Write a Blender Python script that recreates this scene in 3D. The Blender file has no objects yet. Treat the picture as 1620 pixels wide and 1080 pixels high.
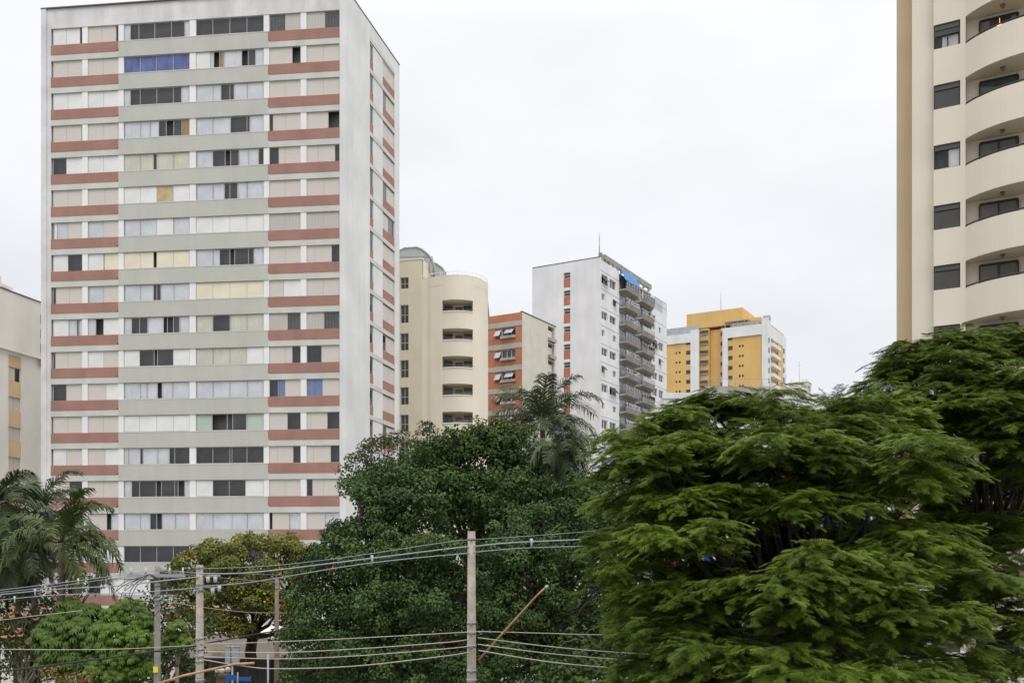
import bpy, math, random
import numpy as np
from mathutils import Vector, Matrix
random.seed(7); RNG = np.random.default_rng(11)
R = math.radians
C = bpy.context.scene.collection
scene = bpy.context.scene

# ------------------------------------------------------------------ camera, sky, sun, exposure
F = 1550.0; H = 9.5; HZ = 884.0            # focal length and horizon row in photo pixels, eye height
cam_d = bpy.data.cameras.new('camera'); cam = bpy.data.objects.new('camera', cam_d); C.objects.link(cam)
cam.location = (0, 0, H); cam.rotation_euler = (R(90), 0, 0)
cam_d.sensor_width = 36; cam_d.lens = 36 * F / 1620; cam_d.shift_y = (HZ - 540) / 1620
cam_d.clip_end = 5000; cam_d.clip_start = 0.1
scene.camera = cam

w = bpy.data.worlds.new('World'); scene.world = w; w.use_nodes = True
nt = w.node_tree; nt.nodes.clear()
N = nt.nodes.new; LK = nt.links.new
out = N('ShaderNodeOutputWorld'); bg = N('ShaderNodeBackground'); bg2 = N('ShaderNodeBackground'); mx = N('ShaderNodeMixShader')
sky = N('ShaderNodeTexSky'); sky.sky_type = 'NISHITA'; sky.sun_disc = False
sky.sun_elevation = R(56); sky.sun_rotation = R(156)
LK(sky.outputs[0], bg.inputs[0]); bg.inputs[1].default_value = 0.08
tc = N('ShaderNodeTexCoord'); sep = N('ShaderNodeSeparateXYZ'); LK(tc.outputs['Generated'], sep.inputs[0])
# overcast deck: dim at the horizon, bright towards the zenith, soft uneven cloud
cr = N('ShaderNodeValToRGB'); LK(sep.outputs['Z'], cr.inputs[0])
el = cr.color_ramp.elements
el[0].position = 0.0; el[0].color = (.71, .73, .77, 1)
el[1].position = 1.0; el[1].color = (2.6, 2.6, 2.62, 1)
for p, c in ((.16, (.75, .77, .805, 1)), (.30, (.81, .825, .85, 1)), (.48, (.88, .89, .905, 1)), (.62, (1.5, 1.5, 1.53, 1))):
    e = el.new(p); e.color = c
mp = N('ShaderNodeMapping'); mp.inputs['Scale'].default_value = (1.5, 1.5, 3.6); LK(tc.outputs['Generated'], mp.inputs[0])
nz = N('ShaderNodeTexNoise'); nz.inputs['Scale'].default_value = 1.7; nz.inputs['Detail'].default_value = 5; nz.inputs['Roughness'].default_value = .5
LK(mp.outputs[0], nz.inputs[0])
mr = N('ShaderNodeMapRange'); mr.inputs[1].default_value = .3; mr.inputs[2].default_value = .7; mr.inputs[3].default_value = .90; mr.inputs[4].default_value = 1.08
LK(nz.outputs[0], mr.inputs[0])
vm = N('ShaderNodeVectorMath'); vm.operation = 'SCALE'; LK(cr.outputs[0], vm.inputs[0]); LK(mr.outputs[0], vm.inputs['Scale'])
LK(vm.outputs[0], bg2.inputs[0]); bg2.inputs[1].default_value = 1.0
mx.inputs[0].default_value = .93; LK(bg.outputs[0], mx.inputs[1]); LK(bg2.outputs[0], mx.inputs[2]); LK(mx.outputs[0], out.inputs[0])

sun_d = bpy.data.lights.new('sun', 'SUN'); sun_d.energy = 0.8; sun_d.angle = R(25); sun_d.color = (1, .975, .94)
sun = bpy.data.objects.new('sun', sun_d); C.objects.link(sun)
sun.rotation_euler = (R(34), 0, R(24))          # high, from behind the camera and a little to its right
scene.view_settings.view_transform = 'Standard'; scene.view_settings.look = 'None'
scene.view_settings.exposure = 0.22; scene.view_settings.gamma = 1
scene.cycles.max_bounces = 6; scene.cycles.transparent_max_bounces = 12

# ------------------------------------------------------------------ materials
def mat(name, col, rough=.85, var=.06, scale=.6, streak=0.0, bump=0.0, spec=.3, fine=0.0, metal=0.0):
    m = bpy.data.materials.new(name); m.use_nodes = True; t = m.node_tree
    b = t.nodes['Principled BSDF']; b.inputs['Roughness'].default_value = rough
    b.inputs['Specular IOR Level'].default_value = spec; b.inputs['Metallic'].default_value = metal
    co = t.nodes.new('ShaderNodeTexCoord')
    val = None
    def mul(a, bb):
        x = t.nodes.new('ShaderNodeMath'); x.operation = 'MULTIPLY'; t.links.new(a, x.inputs[0]); t.links.new(bb, x.inputs[1]); return x.outputs[0]
    def noise(sc, vecscale, lo, hi, d=4, a=.35, z=.65):
        mpp = t.nodes.new('ShaderNodeMapping'); mpp.inputs['Scale'].default_value = vecscale; t.links.new(co.outputs['Object'], mpp.inputs[0])
        n = t.nodes.new('ShaderNodeTexNoise'); n.inputs['Scale'].default_value = sc; n.inputs['Detail'].default_value = d
        t.links.new(mpp.outputs[0], n.inputs[0])
        r = t.nodes.new('ShaderNodeMapRange'); r.inputs[1].default_value = a; r.inputs[2].default_value = z
        r.inputs[3].default_value = lo; r.inputs[4].default_value = hi; t.links.new(n.outputs[0], r.inputs[0]); return r.outputs[0]
    val = noise(scale, (1, 1, 1), 1 - var, 1 + var)
    if streak: val = mul(val, mul(noise(1.0, (1.3, 1.3, .07), 1 - streak * .55, 1.0, 5, .3, .62), noise(.45, (1, 1, .45), 1 - streak * .6, 1.0, 5, .32, .6)))
    if fine: val = mul(val, noise(14, (1, 1, 1), 1 - fine, 1 + fine, 2))
    rgb = t.nodes.new('ShaderNodeRGB'); rgb.outputs[0].default_value = (*col, 1)
    s = t.nodes.new('ShaderNodeVectorMath'); s.operation = 'SCALE'; t.links.new(rgb.outputs[0], s.inputs[0]); t.links.new(val, s.inputs['Scale'])
    t.links.new(s.outputs[0], b.inputs['Base Color'])
    if bump:
        n = t.nodes.new('ShaderNodeTexNoise'); n.inputs['Scale'].default_value = 9; t.links.new(co.outputs['Object'], n.inputs[0])
        bp = t.nodes.new('ShaderNodeBump'); bp.inputs['Strength'].default_value = bump; bp.inputs['Distance'].default_value = .05
        t.links.new(n.outputs[0], bp.inputs['Height']); t.links.new(bp.outputs[0], b.inputs['Normal'])
    return m
def glass_mat(name, tint=.75, boost=1.0):
    m = bpy.data.materials.new(name); m.use_nodes = True; t = m.node_tree; t.nodes.clear()
    o = t.nodes.new('ShaderNodeOutputMaterial'); mi = t.nodes.new('ShaderNodeMixShader'); tr = t.nodes.new('ShaderNodeBsdfTransparent')
    gl = t.nodes.new('ShaderNodeBsdfGlossy'); fr = t.nodes.new('ShaderNodeFresnel'); ml = t.nodes.new('ShaderNodeMath'); ml.operation = 'MULTIPLY'
    tr.inputs[0].default_value = (tint, tint * 1.01, tint * 1.02, 1); gl.inputs['Roughness'].default_value = .04
    fr.inputs[0].default_value = 1.5; ml.inputs[1].default_value = boost
    t.links.new(fr.outputs[0], ml.inputs[0]); t.links.new(ml.outputs[0], mi.inputs[0]); t.links.new(tr.outputs[0], mi.inputs[1]); t.links.new(gl.outputs[0], mi.inputs[2])
    t.links.new(mi.outputs[0], o.inputs[0]); return m
def leaf_mat(name, lo, hi, transl=.25, rough=.5, spec=.35):
    m = bpy.data.materials.new(name); m.use_nodes = True; t = m.node_tree
    b = t.nodes['Principled BSDF']; b.inputs['Roughness'].default_value = rough; b.inputs['Specular IOR Level'].default_value = spec
    g = t.nodes.new('ShaderNodeNewGeometry'); co = t.nodes.new('ShaderNodeTexCoord')
    n = t.nodes.new('ShaderNodeTexNoise'); n.inputs['Scale'].default_value = .55; n.inputs['Detail'].default_value = 3; t.links.new(co.outputs['Object'], n.inputs[0])
    a = t.nodes.new('ShaderNodeMath'); a.operation = 'MULTIPLY_ADD'; a.inputs[1].default_value = .6
    at = t.nodes.new('ShaderNodeAttribute'); at.attribute_name = 'tone'
    mi0 = t.nodes.new('ShaderNodeMath'); mi0.operation = 'MULTIPLY_ADD'; mi0.inputs[1].default_value = .35; t.links.new(g.outputs['Random Per Island'], mi0.inputs[0])
    mi1 = t.nodes.new('ShaderNodeMath'); mi1.operation = 'MULTIPLY'; mi1.inputs[1].default_value = .65; t.links.new(at.outputs['Fac'], mi1.inputs[0]); t.links.new(mi1.outputs[0], mi0.inputs[2])
    t.links.new(mi0.outputs[0], a.inputs[0])
    mr_ = t.nodes.new('ShaderNodeMapRange'); mr_.inputs[1].default_value = .3; mr_.inputs[2].default_value = .7; mr_.inputs[3].default_value = 0; mr_.inputs[4].default_value = .5
    t.links.new(n.outputs[0], mr_.inputs[0]); t.links.new(mr_.outputs[0], a.inputs[2])
    c = t.nodes.new('ShaderNodeValToRGB'); c.color_ramp.elements[0].color = (*lo, 1); c.color_ramp.elements[1].color = (*hi, 1)
    t.links.new(a.outputs[0], c.inputs[0]); t.links.new(c.outputs[0], b.inputs['Base Color'])
    tr = t.nodes.new('ShaderNodeBsdfTranslucent'); t.links.new(c.outputs[0], tr.inputs[0])
    mi = t.nodes.new('ShaderNodeMixShader'); mi.inputs[0].default_value = transl
    t.links.new(b.outputs[0], mi.inputs[1]); t.links.new(tr.outputs[0], mi.inputs[2]); t.links.new(mi.outputs[0], t.nodes['Material Output'].inputs[0])
    return m
M = {}
M['white'] = mat('painted_white', (.80, .795, .785), streak=.06, var=.04)
M['frame_white'] = mat('tower_frame_paint', (.69, .68, .67), streak=.22, var=.08, scale=.5, fine=.02)
M['side_white'] = mat('tower_side_paint', (.70, .70, .695), streak=.10, var=.07, scale=.3)
M['green'] = mat('spandrel_green_grey', (.50, .50, .45), streak=.08, var=.03, scale=.4)
M['strip'] = mat('strip_pale_grey', (.57, .57, .525), streak=.06)
M['red'] = mat('brick_red_paint', (.35, .19, .155), streak=.10, var=.07)
M['shut_s'] = mat('shutter_beige', (.63, .585, .54), rough=.6, var=.05, scale=.25)
M['shut_w'] = mat('shutter_white', (.74, .74, .735), rough=.6)
M['shut_y'] = mat('shutter_cream', (.74, .68, .53), rough=.6)
M['shut_g'] = mat('blind_pale_green', (.45, .56, .47), rough=.6)
M['card'] = mat('cardboard', (.52, .41, .25), rough=.8, var=.12, scale=2)
M['cur_c'] = mat('curtain_white', (.82, .835, .85), rough=.9)
M['cur_m'] = mat('curtain_cream', (.80, .79, .67), rough=.9)
M['cur_b'] = mat('curtain_blue', (.20, .25, .50), rough=.9, var=.2, scale=1)
M['cur_l'] = mat('curtain_light_blue', (.30, .37, .60), rough=.9)
M['cur_e'] = mat('curtain_tan', (.50, .36, .18), rough=.9)
M['dark'] = mat('room_dark', (.10, .098, .10), var=.3)  # unlit room painted dark, tone lifted to stand in for glass reflections
M['glass'] = glass_mat('window_glass', 1.0, .6)
M['glass_pane'] = glass_mat('uncurtained_glass', .9, 1.9)
M['glass_far'] = mat('far_window_glass', (.055, .06, .068), rough=.12, spec=.6, var=.35, scale=.5)
M['glass_mid'] = mat('curtained_glass', (.22, .225, .23), rough=.2, spec=.5, var=.6, scale=.7)
M['alu'] = mat('aluminium_frame', (.42, .42, .40), rough=.5)
M['alu_dark'] = mat('dark_metal_frame', (.045, .043, .042), rough=.5)
M['cap'] = mat('roof_cap_dark', (.12, .115, .12))
M['beige'] = mat('beige_render', (.64, .585, .46), streak=.05, var=.04, scale=.3)
M['beige2'] = mat('cream_render', (.73, .665, .55), streak=.05, var=.03, scale=.4)
M['tan'] = mat('tan_render', (.53, .41, .265), streak=.05, var=.04)
M['orange'] = mat('orange_render', (.46, .185, .105), streak=.12, var=.08)
M['cream'] = mat('cream_side', (.60, .57, .49), streak=.12, var=.05)
M['greyband'] = mat('grey_concrete_band', (.42, .41, .36), streak=.15)
M['concrete'] = mat('bare_concrete', (.37, .35, .31), streak=.25, var=.12, bump=.2)
M['far_white'] = mat('far_white_paint', (.72, .725, .73), streak=.12, var=.05, scale=.25)
M['pale'] = mat('pale_wall', (.70, .67, .62), streak=.10, var=.05)
M['tan2'] = mat('ochre_panel', (.66, .50, .31), streak=.08)
M['yellow'] = mat('yellow_render', (.66, .43, .16), streak=.08, var=.05, scale=.15)
M['terracotta'] = mat('terracotta_panel', (.42, .16, .10), var=.1, scale=2)
M['tarp'] = mat('blue_tarp', (.07, .22, .46), rough=.6)
M['bluep'] = mat('blue_paint', (.06, .11, .45), rough=.5)
M['redp'] = mat('red_sign_paint', (.55, .03, .04), rough=.5)
M['pole'] = mat('pole_concrete', (.36, .325, .27), var=.14, scale=3, streak=.2, bump=.3, fine=.1)
M['pole_brown'] = mat('pole_weathered', (.21, .165, .125), var=.15, scale=3, fine=.1)
M['rust'] = mat('rusty_pipe', (.42, .25, .13), rough=.7, var=.2, scale=5)
M['galv'] = mat('galvanised_steel', (.32, .33, .34), rough=.45, metal=.3)
M['wire_grey'] = mat('cable_grey', (.30, .315, .36), rough=.5)
M['wire_tan'] = mat('cable_pale', (.42, .39, .34), rough=.6)
M['wire_black'] = mat('cable_black', (.03, .03, .03), rough=.6)
M['ceramic'] = mat('insulator_porcelain', (.45, .46, .48), rough=.3)
M['bark'] = mat('bark_dark', (.050, .042, .034), var=.3, scale=3, bump=.5)
M['bark_palm'] = mat('bark_palm', (.13, .105, .08), var=.25, scale=4, bump=.4)
M['stem_pale'] = mat('stem_pale_brown', (.20, .17, .13), var=.25, scale=4)
M['asphalt'] = mat('asphalt', (.055, .055, .056), var=.15, scale=.8, fine=.25)
M['pave'] = mat('pavement_concrete', (.26, .25, .23), var=.1, fine=.15)
M['soil'] = mat('worn_ground', (.17, .16, .135), var=.3, scale=.4, fine=.3)
M['mark'] = mat('road_paint', (.6, .6, .57), var=.1, fine=.2)
M['globe'] = mat('white_lamp_globe', (.75, .75, .75), rough=.3)
M['gold'] = mat('gold_letters', (.48, .33, .10), rough=.4)
M['awning'] = mat('cream_canopy', (.38, .345, .30), streak=.2)
M['stone'] = mat('brown_stone', (.22, .17, .12), var=.2, scale=3)
M['wine'] = mat('wine_red_wall', (.20, .05, .045), var=.1)
M['steel'] = mat('roof_sheet_grey', (.40, .42, .44), rough=.4)
M['sign_blue'] = mat('street_sign_blue', (.03, .12, .38), rough=.4)
M['flower'] = leaf_mat('flower_orange', (.88, .42, .22), (.95, .60, .42), .25)
M['leaf_feather'] = leaf_mat('leaf_feather', (.022, .044, .005), (.185, .255, .032), .27, .6, .15)
M['leaf_feather2'] = leaf_mat('leaf_feather2', (.022, .044, .005), (.165, .230, .032), .27, .6, .15)
M['leaf_ficus'] = leaf_mat('leaf_ficus', (.018, .040, .010), (.105, .165, .052), .14, .65, .12)
M['leaf_ficus2'] = leaf_mat('leaf_ficus2', (.020, .042, .010), (.085, .135, .036), .14, .65, .12)
M['leaf_olive'] = leaf_mat('leaf_olive', (.050, .072, .014), (.225, .245, .060), .25, .6, .2)
M['leaf_yellow'] = leaf_mat('leaf_yellow', (.30, .24, .03), (.45, .36, .06), .3)
M['leaf_palm'] = leaf_mat('leaf_palm', (.034, .058, .012), (.12, .155, .045), .12, .5, .25)
M['leaf_palm_grey'] = leaf_mat('leaf_palm_grey', (.034, .052, .020), (.15, .185, .085), .12, .55, .25)
M['leaf_bright'] = leaf_mat('leaf_bright', (.040, .080, .010), (.150, .235, .040), .25, .6, .2)
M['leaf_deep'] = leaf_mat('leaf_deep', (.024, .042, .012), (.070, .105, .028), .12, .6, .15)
M['leaf_grey'] = leaf_mat('leaf_greyish', (.045, .058, .024), (.11, .125, .055), .2, .6, .15)
M['leaf_mid'] = leaf_mat('leaf_mid', (.04, .075, .014), (.115, .175, .04), .2, .6, .15)
M['leaf_rust'] = leaf_mat('leaf_rusty', (.12, .10, .02), (.24, .17, .03), .2)

# ------------------------------------------------------------------ helpers
def P(px, py, D): return Vector(((px - 810) / F * D, D, H + (HZ - py) / F * D))
def tag(o, label=None, cat=None, group=None, kind=None):
    if label: o['label'] = label
    if cat: o['category'] = cat
    if group: o['group'] = group
    if kind: o['kind'] = kind
    return o
def empty(name, loc, label, cat, group=None, rz=0):
    o = bpy.data.objects.new(name, None); C.objects.link(o); o.location = loc; o.rotation_euler = (0, 0, rz)
    o.empty_display_size = .5
    return tag(o, label, cat, group)
class MB:
    def __init__(s): s.v = []; s.f = []; s.m = []; s.sm = []
    def face(s, pts, mi=0, sm=False):
        n = len(s.v); s.v += [tuple(p) for p in pts]; s.f.append(tuple(range(n, n + len(pts)))); s.m.append(mi); s.sm.append(sm)
    def box(s, x0, x1, y0, y1, z0, z1, mi=0):
        if x1 < x0: x0, x1 = x1, x0
        n = len(s.v)
        s.v += [(x0,y0,z0),(x1,y0,z0),(x1,y1,z0),(x0,y1,z0),(x0,y0,z1),(x1,y0,z1),(x1,y1,z1),(x0,y1,z1)]
        for q in ((0,3,2,1),(4,5,6,7),(0,1,5,4),(1,2,6,5),(2,3,7,6),(3,0,4,7)):
            s.f.append(tuple(n + i for i in q)); s.m.append(mi); s.sm.append(False)
        return s
    def prism(s, pts, z0, z1, mi=0, mtop=None):
        n = len(s.v); k = len(pts)
        s.v += [(p[0], p[1], z0) for p in pts] + [(p[0], p[1], z1) for p in pts]
        s.f.append(tuple(n + k + i for i in range(k))); s.m.append(mi if mtop is None else mtop); s.sm.append(False)
        s.f.append(tuple(n + k - 1 - i for i in range(k))); s.m.append(mi); s.sm.append(False)
        for i in range(k):
            j = (i + 1) % k; s.f.append((n + i, n + j, n + k + j, n + k + i)); s.m.append(mi); s.sm.append(False)
        return s
    def tube(s, path, r, mi=0, n=8, cap=True):
        path = [Vector(p) for p in path]; rs = r if hasattr(r, '__len__') else [r] * len(path)
        base = len(s.v)
        for i, p in enumerate(path):
            d = (path[min(i + 1, len(path) - 1)] - path[max(i - 1, 0)]).normalized()
            a = d.cross(Vector((0, 0, 1)) if abs(d.z) < .9 else Vector((0, 1, 0))).normalized(); b = d.cross(a)
            for k in range(n):
                t = 2 * math.pi * k / n; q = p + (a * math.cos(t) + b * math.sin(t)) * rs[i]; s.v.append(tuple(q))
        for i in range(len(path) - 1):
            for k in range(n):
                k2 = (k + 1) % n
                s.f.append((base + i*n + k, base + i*n + k2, base + (i+1)*n + k2, base + (i+1)*n + k)); s.m.append(mi); s.sm.append(True)
        if cap:
            s.f.append(tuple(base + k for k in range(n))[::-1]); s.m.append(mi); s.sm.append(False)
            e = base + (len(path) - 1) * n; s.f.append(tuple(e + k for k in range(n))); s.m.append(mi); s.sm.append(False)
        return s
    def ball(s, c, r, mi=0, n=12, m=8, sz=1.0):
        pts = [Vector(c) + Vector((0, 0, r * sz * math.cos(math.pi * i / m))) for i in range(m + 1)]
        rs = [max(1e-4, r * math.sin(math.pi * i / m)) for i in range(m + 1)]
        return s.tube(pts, rs, mi, n, False)
    def build(s, name, mats, parent=None, loc=(0, 0, 0), rz=0):
        me = bpy.data.meshes.new(name); me.from_pydata(s.v, [], s.f)
        for m in (mats if isinstance(mats, (list, tuple)) else [mats]): me.materials.append(m)
        me.polygons.foreach_set('material_index', s.m); me.polygons.foreach_set('use_smooth', s.sm); me.update()
        o = bpy.data.objects.new(name, me); C.objects.link(o)
        if parent: o.parent = parent
        o.location = loc; o.rotation_euler = (0, 0, rz); return o

class Face:
    """a wall plane: u runs left to right as seen from outside, y into the wall, z up"""
    def __init__(s, A, B, root):
        s.A = Vector((A[0], A[1], 0)); d = Vector((B[0], B[1], 0)) - s.A; s.L = d.length; s.d = d / s.L
        s.rz = math.atan2(s.d.y, s.d.x); s.root = root; s.loc = s.A - Vector((root.location.x, root.location.y, 0))
        s.n = Vector((-s.d.y, s.d.x, 0))
    def u(s, px):
        k = (px - 810) / F
        return (k * s.A.y - s.A.x) / (s.d.x - k * s.d.y)
    def D(s, u): return s.A.y + s.d.y * u
    def z(s, px, py): return H + (HZ - py) / F * s.D(s.u(px))
    def pt(s, u, y=0): return s.A + s.d * u + s.n * y
    def put(s, mb, name, mats, parent=None):
        if parent and parent is not s.root: return mb.build(name, mats, parent)       # sub-part: same frame as its part
        return mb.build(name, mats, s.root, s.loc, s.rz)

CUR = {'c': 'cur_c', 'm': 'cur_m', 'b': 'cur_b', 'l': 'cur_l', 'e': 'cur_e'}
SHU = {'s': 'shut_s', 'w': 'shut_w', 'y': 'shut_y', 'g': 'shut_g', 'p': 'card'}
def parse(spec):
    o = []; i = 0
    while i < len(spec):
        j = i + 1
        while j < len(spec) and spec[j].isdigit(): j += 1
        o.append((spec[i], float(spec[i+1:j]))); i = j
    t = sum(x[1] for x in o); return [(a, b / t) for a, b in o]
def window(face, u0, u1, z0, z1, spec, name, dep=.22, back=.62, fr='alu', fw=.05, bars=None):
    """frame + glass + dark room behind; curtains and shutters are sub-parts"""
    mb = MB(); seg = parse(spec); W = u1 - u0
    # local frame: x along wall from u0, y into wall, z from z0
    h = z1 - z0
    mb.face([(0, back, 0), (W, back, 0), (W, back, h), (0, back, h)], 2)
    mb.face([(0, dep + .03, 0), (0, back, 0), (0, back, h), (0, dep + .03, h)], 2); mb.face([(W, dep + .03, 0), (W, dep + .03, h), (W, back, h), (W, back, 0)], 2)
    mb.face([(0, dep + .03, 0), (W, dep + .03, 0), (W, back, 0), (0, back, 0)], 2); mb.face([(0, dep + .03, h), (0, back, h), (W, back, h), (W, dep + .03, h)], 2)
    mb.box(0, W, dep - .02, dep + .04, 0, fw, 0); mb.box(0, W, dep - .02, dep + .04, h - fw, h, 0)
    mb.box(0, fw, dep - .018, dep + .038, fw, h - fw, 0); mb.box(W - fw, W, dep - .018, dep + .038, fw, h - fw, 0)
    x = 0; sh = []; cu = []
    for i, (t, f) in enumerate(seg):
        a, b = x, x + f * W; x = b
        a2, b2 = max(a, fw), min(b, W - fw)
        if t not in 'k': mb.face([(a2, dep + .012, fw), (b2, dep + .012, fw), (b2, dep + .012, h - fw), (a2, dep + .012, h - fw)], 3 if t == 'd' else 1) if t not in SHU else None
        if i: mb.box(a - .022, a + .022, dep - .016, dep + .036, fw, h - fw, 0)
        if t in SHU or t in CUR:
            dst = sh if t in SHU else cu
            if i and seg[i-1][0] == t: dst[-1][1].append((a2, b2))
            else: dst.append((t, [(a2, b2)]))
    if bars:
        nb = int(W / .13)
        for k in range(1, nb): mb.box(k * W / nb - .008, k * W / nb + .008, dep - .05, dep - .034, .02, h - .02, 0)
    p = face.pt(u0) - Vector((face.root.location.x, face.root.location.y, 0)); p.z = z0 - face.root.location.z
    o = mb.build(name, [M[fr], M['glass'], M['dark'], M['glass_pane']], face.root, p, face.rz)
    for t, L in sh:
        s = MB()
        for a, b in L:
            top = h - fw; lo = fw
            y0 = dep - .012 if t != 'g' else dep + .06
            a_ = a + .004 if a == L[0][0] else a - .006; b_ = b - .004 if b == L[-1][1] else b - .006
            prf = [(y0 + .02, lo)]; zz = lo
            while zz < top - .02: prf += [(y0 + .006, zz), (y0 + .006, zz + .012), (y0, zz + .014), (y0, min(zz + .118, top))]; zz += .12
            prf.append((y0 + .02, top)); k_ = len(prf); bs = len(s.v)
            s.v += [(a_, y, z) for y, z in prf] + [(b_, y, z) for y, z in prf]
            s.f += [tuple(range(k_))[::-1], tuple(range(bs + k_, bs + 2 * k_))] if bs == 0 else [tuple(range(bs, bs + k_))[::-1], tuple(range(bs + k_, bs + 2 * k_))]
            s.m += [0, 0]; s.sm += [False, False]
            for q_ in range(k_): q2 = (q_ + 1) % k_; s.f.append((bs + q_, bs + q2, bs + k_ + q2, bs + k_ + q_)); s.m.append(0); s.sm.append(False)
        s.build('shutter', [M[SHU[t]]], o)
    for t, L in cu:
        s = MB()
        for a, b in L:
            n = max(6, int((b - a) / .035)); ph = random.random() * 6; zz0 = .03; pts = []
            for k in range(n + 1):
                xx = a + (b - a) * k / n; yy = dep + .055 + .022 * math.sin(ph + xx * 42 + 1.5 * math.sin(xx * 9)); pts.append((xx, yy))
            for k in range(n):
                s.face([(*pts[k], zz0), (*pts[k+1], zz0), (*pts[k+1], h - .02), (*pts[k], h - .02)], 0, True)
        s.build('curtain', [M[CUR[t]]], o)
    return o
def simple_window(face, u0, u1, z0, z1, name='window', dep=.12, fr='alu', pan=2, gl='glass_far', rail=None, fw=.05):
    """a far window seen only as frame and dark glass"""
    mb = MB(); W = u1 - u0; h = z1 - z0
    mb.box(0, W, dep, dep + .04, 0, h, 1)
    mb.box(0, W, dep - .04, dep - .002, 0, fw, 0); mb.box(0, W, dep - .04, dep - .002, h - fw, h, 0)
    for k in range(pan + 1):
        c = fw / 2 + (W - fw) * k / pan; mb.box(c - fw / 2, c + fw / 2, dep - .038, dep - .003, fw, h - fw, 0)
    if rail: mb.box(fw, W - fw, dep - .036, dep - .004, h * rail - .03, h * rail + .03, 0)
    p = face.pt(u0) - Vector((face.root.location.x, face.root.location.y, 0)); p.z = z0 - face.root.location.z
    return mb.build(name, [M[fr], M[gl]], face.root, p, face.rz)
def wall_with_holes(mb, u0, u1, z0, z1, holes, dep, mi=0, y0=0.0):
    """solid wall slab with rectangular openings, cut on a grid with no overlapping faces"""
    us = sorted({u0, u1, *[h[0] for h in holes], *[h[1] for h in holes]}); zs = sorted({z0, z1, *[h[2] for h in holes], *[h[3] for h in holes]})
    us = [a for a in us if u0 <= a <= u1]; zs = [a for a in zs if z0 <= a <= z1]
    nu, nz_ = len(us) - 1, len(zs) - 1
    solid = [[True] * nz_ for _ in range(nu)]
    for i in range(nu):
        uc = (us[i] + us[i+1]) / 2
        for j in range(nz_):
            zc = (zs[j] + zs[j+1]) / 2
            for h in holes:
                if h[0] < uc < h[1] and h[2] < zc < h[3]: solid[i][j] = False; break
    S = lambda i, j: 0 <= i < nu and 0 <= j < nz_ and solid[i][j]
    for i in range(nu):
        for j in range(nz_):
            if not solid[i][j]: continue
            a, b, c, d = us[i], us[i+1], zs[j], zs[j+1]; y1 = y0 + dep
            mb.face([(a, y0, c), (b, y0, c), (b, y0, d), (a, y0, d)], mi)
            if not S(i-1, j): mb.face([(a, y1, c), (a, y0, c), (a, y0, d), (a, y1, d)], mi)
            if not S(i+1, j): mb.face([(b, y0, c), (b, y1, c), (b, y1, d), (b, y0, d)], mi)
            if not S(i, j-1): mb.face([(a, y1, c), (b, y1, c), (b, y0, c), (a, y0, c)], mi)
            if not S(i, j+1): mb.face([(a, y0, d), (b, y0, d), (b, y1, d), (a, y1, d)], mi)

# ------------------------------------------------------------------ the ground
g = MB(); g.face([(-1500, -300, 0), (1500, -300, 0), (1500, 3000, 0), (-1500, 3000, 0)])
tag(g.build('ground', M['soil']), kind='structure')
def strip(name, m, pts, z):
    s = MB(); s.face([(x, y, z) for x, y in pts]); return tag(s.build(name, m), kind='structure')
def kerbed(name, pts, z0, z1):
    s = MB(); s.prism(pts, z0, z1); return tag(s.build(name, M['pave']), kind='structure')
strip('road', M['asphalt'], [(-160, 12), (160, 12), (160, 23.5), (-160, 23.5)], .004)
strip('side_road', M['asphalt'], [(-160, 73), (-2, 71), (-2, 80), (-160, 82)], .004)
kerbed('pavement', [(-160, 23.6), (160, 23.6), (160, 30.5), (-160, 30.5)], -.2, .13)
kerbed('tower_pavement', [(-75, 82.05), (-10, 80.05), (-10, 84), (-75, 87)], -.2, .13)
for k in range(-9, 10):
    strip('road_marking', M['mark'], [(k*8, 17.6), (k*8+3, 17.6), (k*8+3, 17.75), (k*8, 17.75)], .008)

# ------------------------------------------------------------------ tall slab tower on the left
FL = 2.9
def line_at(px, p, d):
    k = (px - 810) / F; t = (k * p.y - p.x) / (d.x - k * d.y); return p + d * t
def V2(x, y): return Vector((x, y, 0))
dF = V2(1, -.1168).normalized(); p0 = V2(-41.33, 88.0)
TA = line_at(66, p0, dF); TB = line_at(548, p0, dF); TC_ = V2(-11.26, 98.0)
tower = empty('apartment_tower', (TA.x, TA.y, 0), 'tall white slab apartment tower with red bands and grey green spandrels', 'building')
fr = Face(TA, TB, tower); sd = Face(TB, TC_, tower)
ZT = H + 15.889 * FL; ZR = H + 49.34; NR = 18
zr = lambda n: ZT - FL * n
u = fr.u
# core behind the windows
core = MB(); ins = .66
cA = fr.pt(.3, ins); cB = TB + fr.n * ins - sd.n * 0 ; 
cB = TB + fr.n * ins + sd.n * .6 + sd.d * .3; cC = TC_ + sd.n * .6; cD = TA + sd.d * sd.L + fr.d * .3
core.prism([(p.x - TA.x, p.y - TA.y) for p in (cA, cB, cC, cD)], 0, ZR - .35)
core.build('core_wall', [M['pale']], tower)
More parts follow.
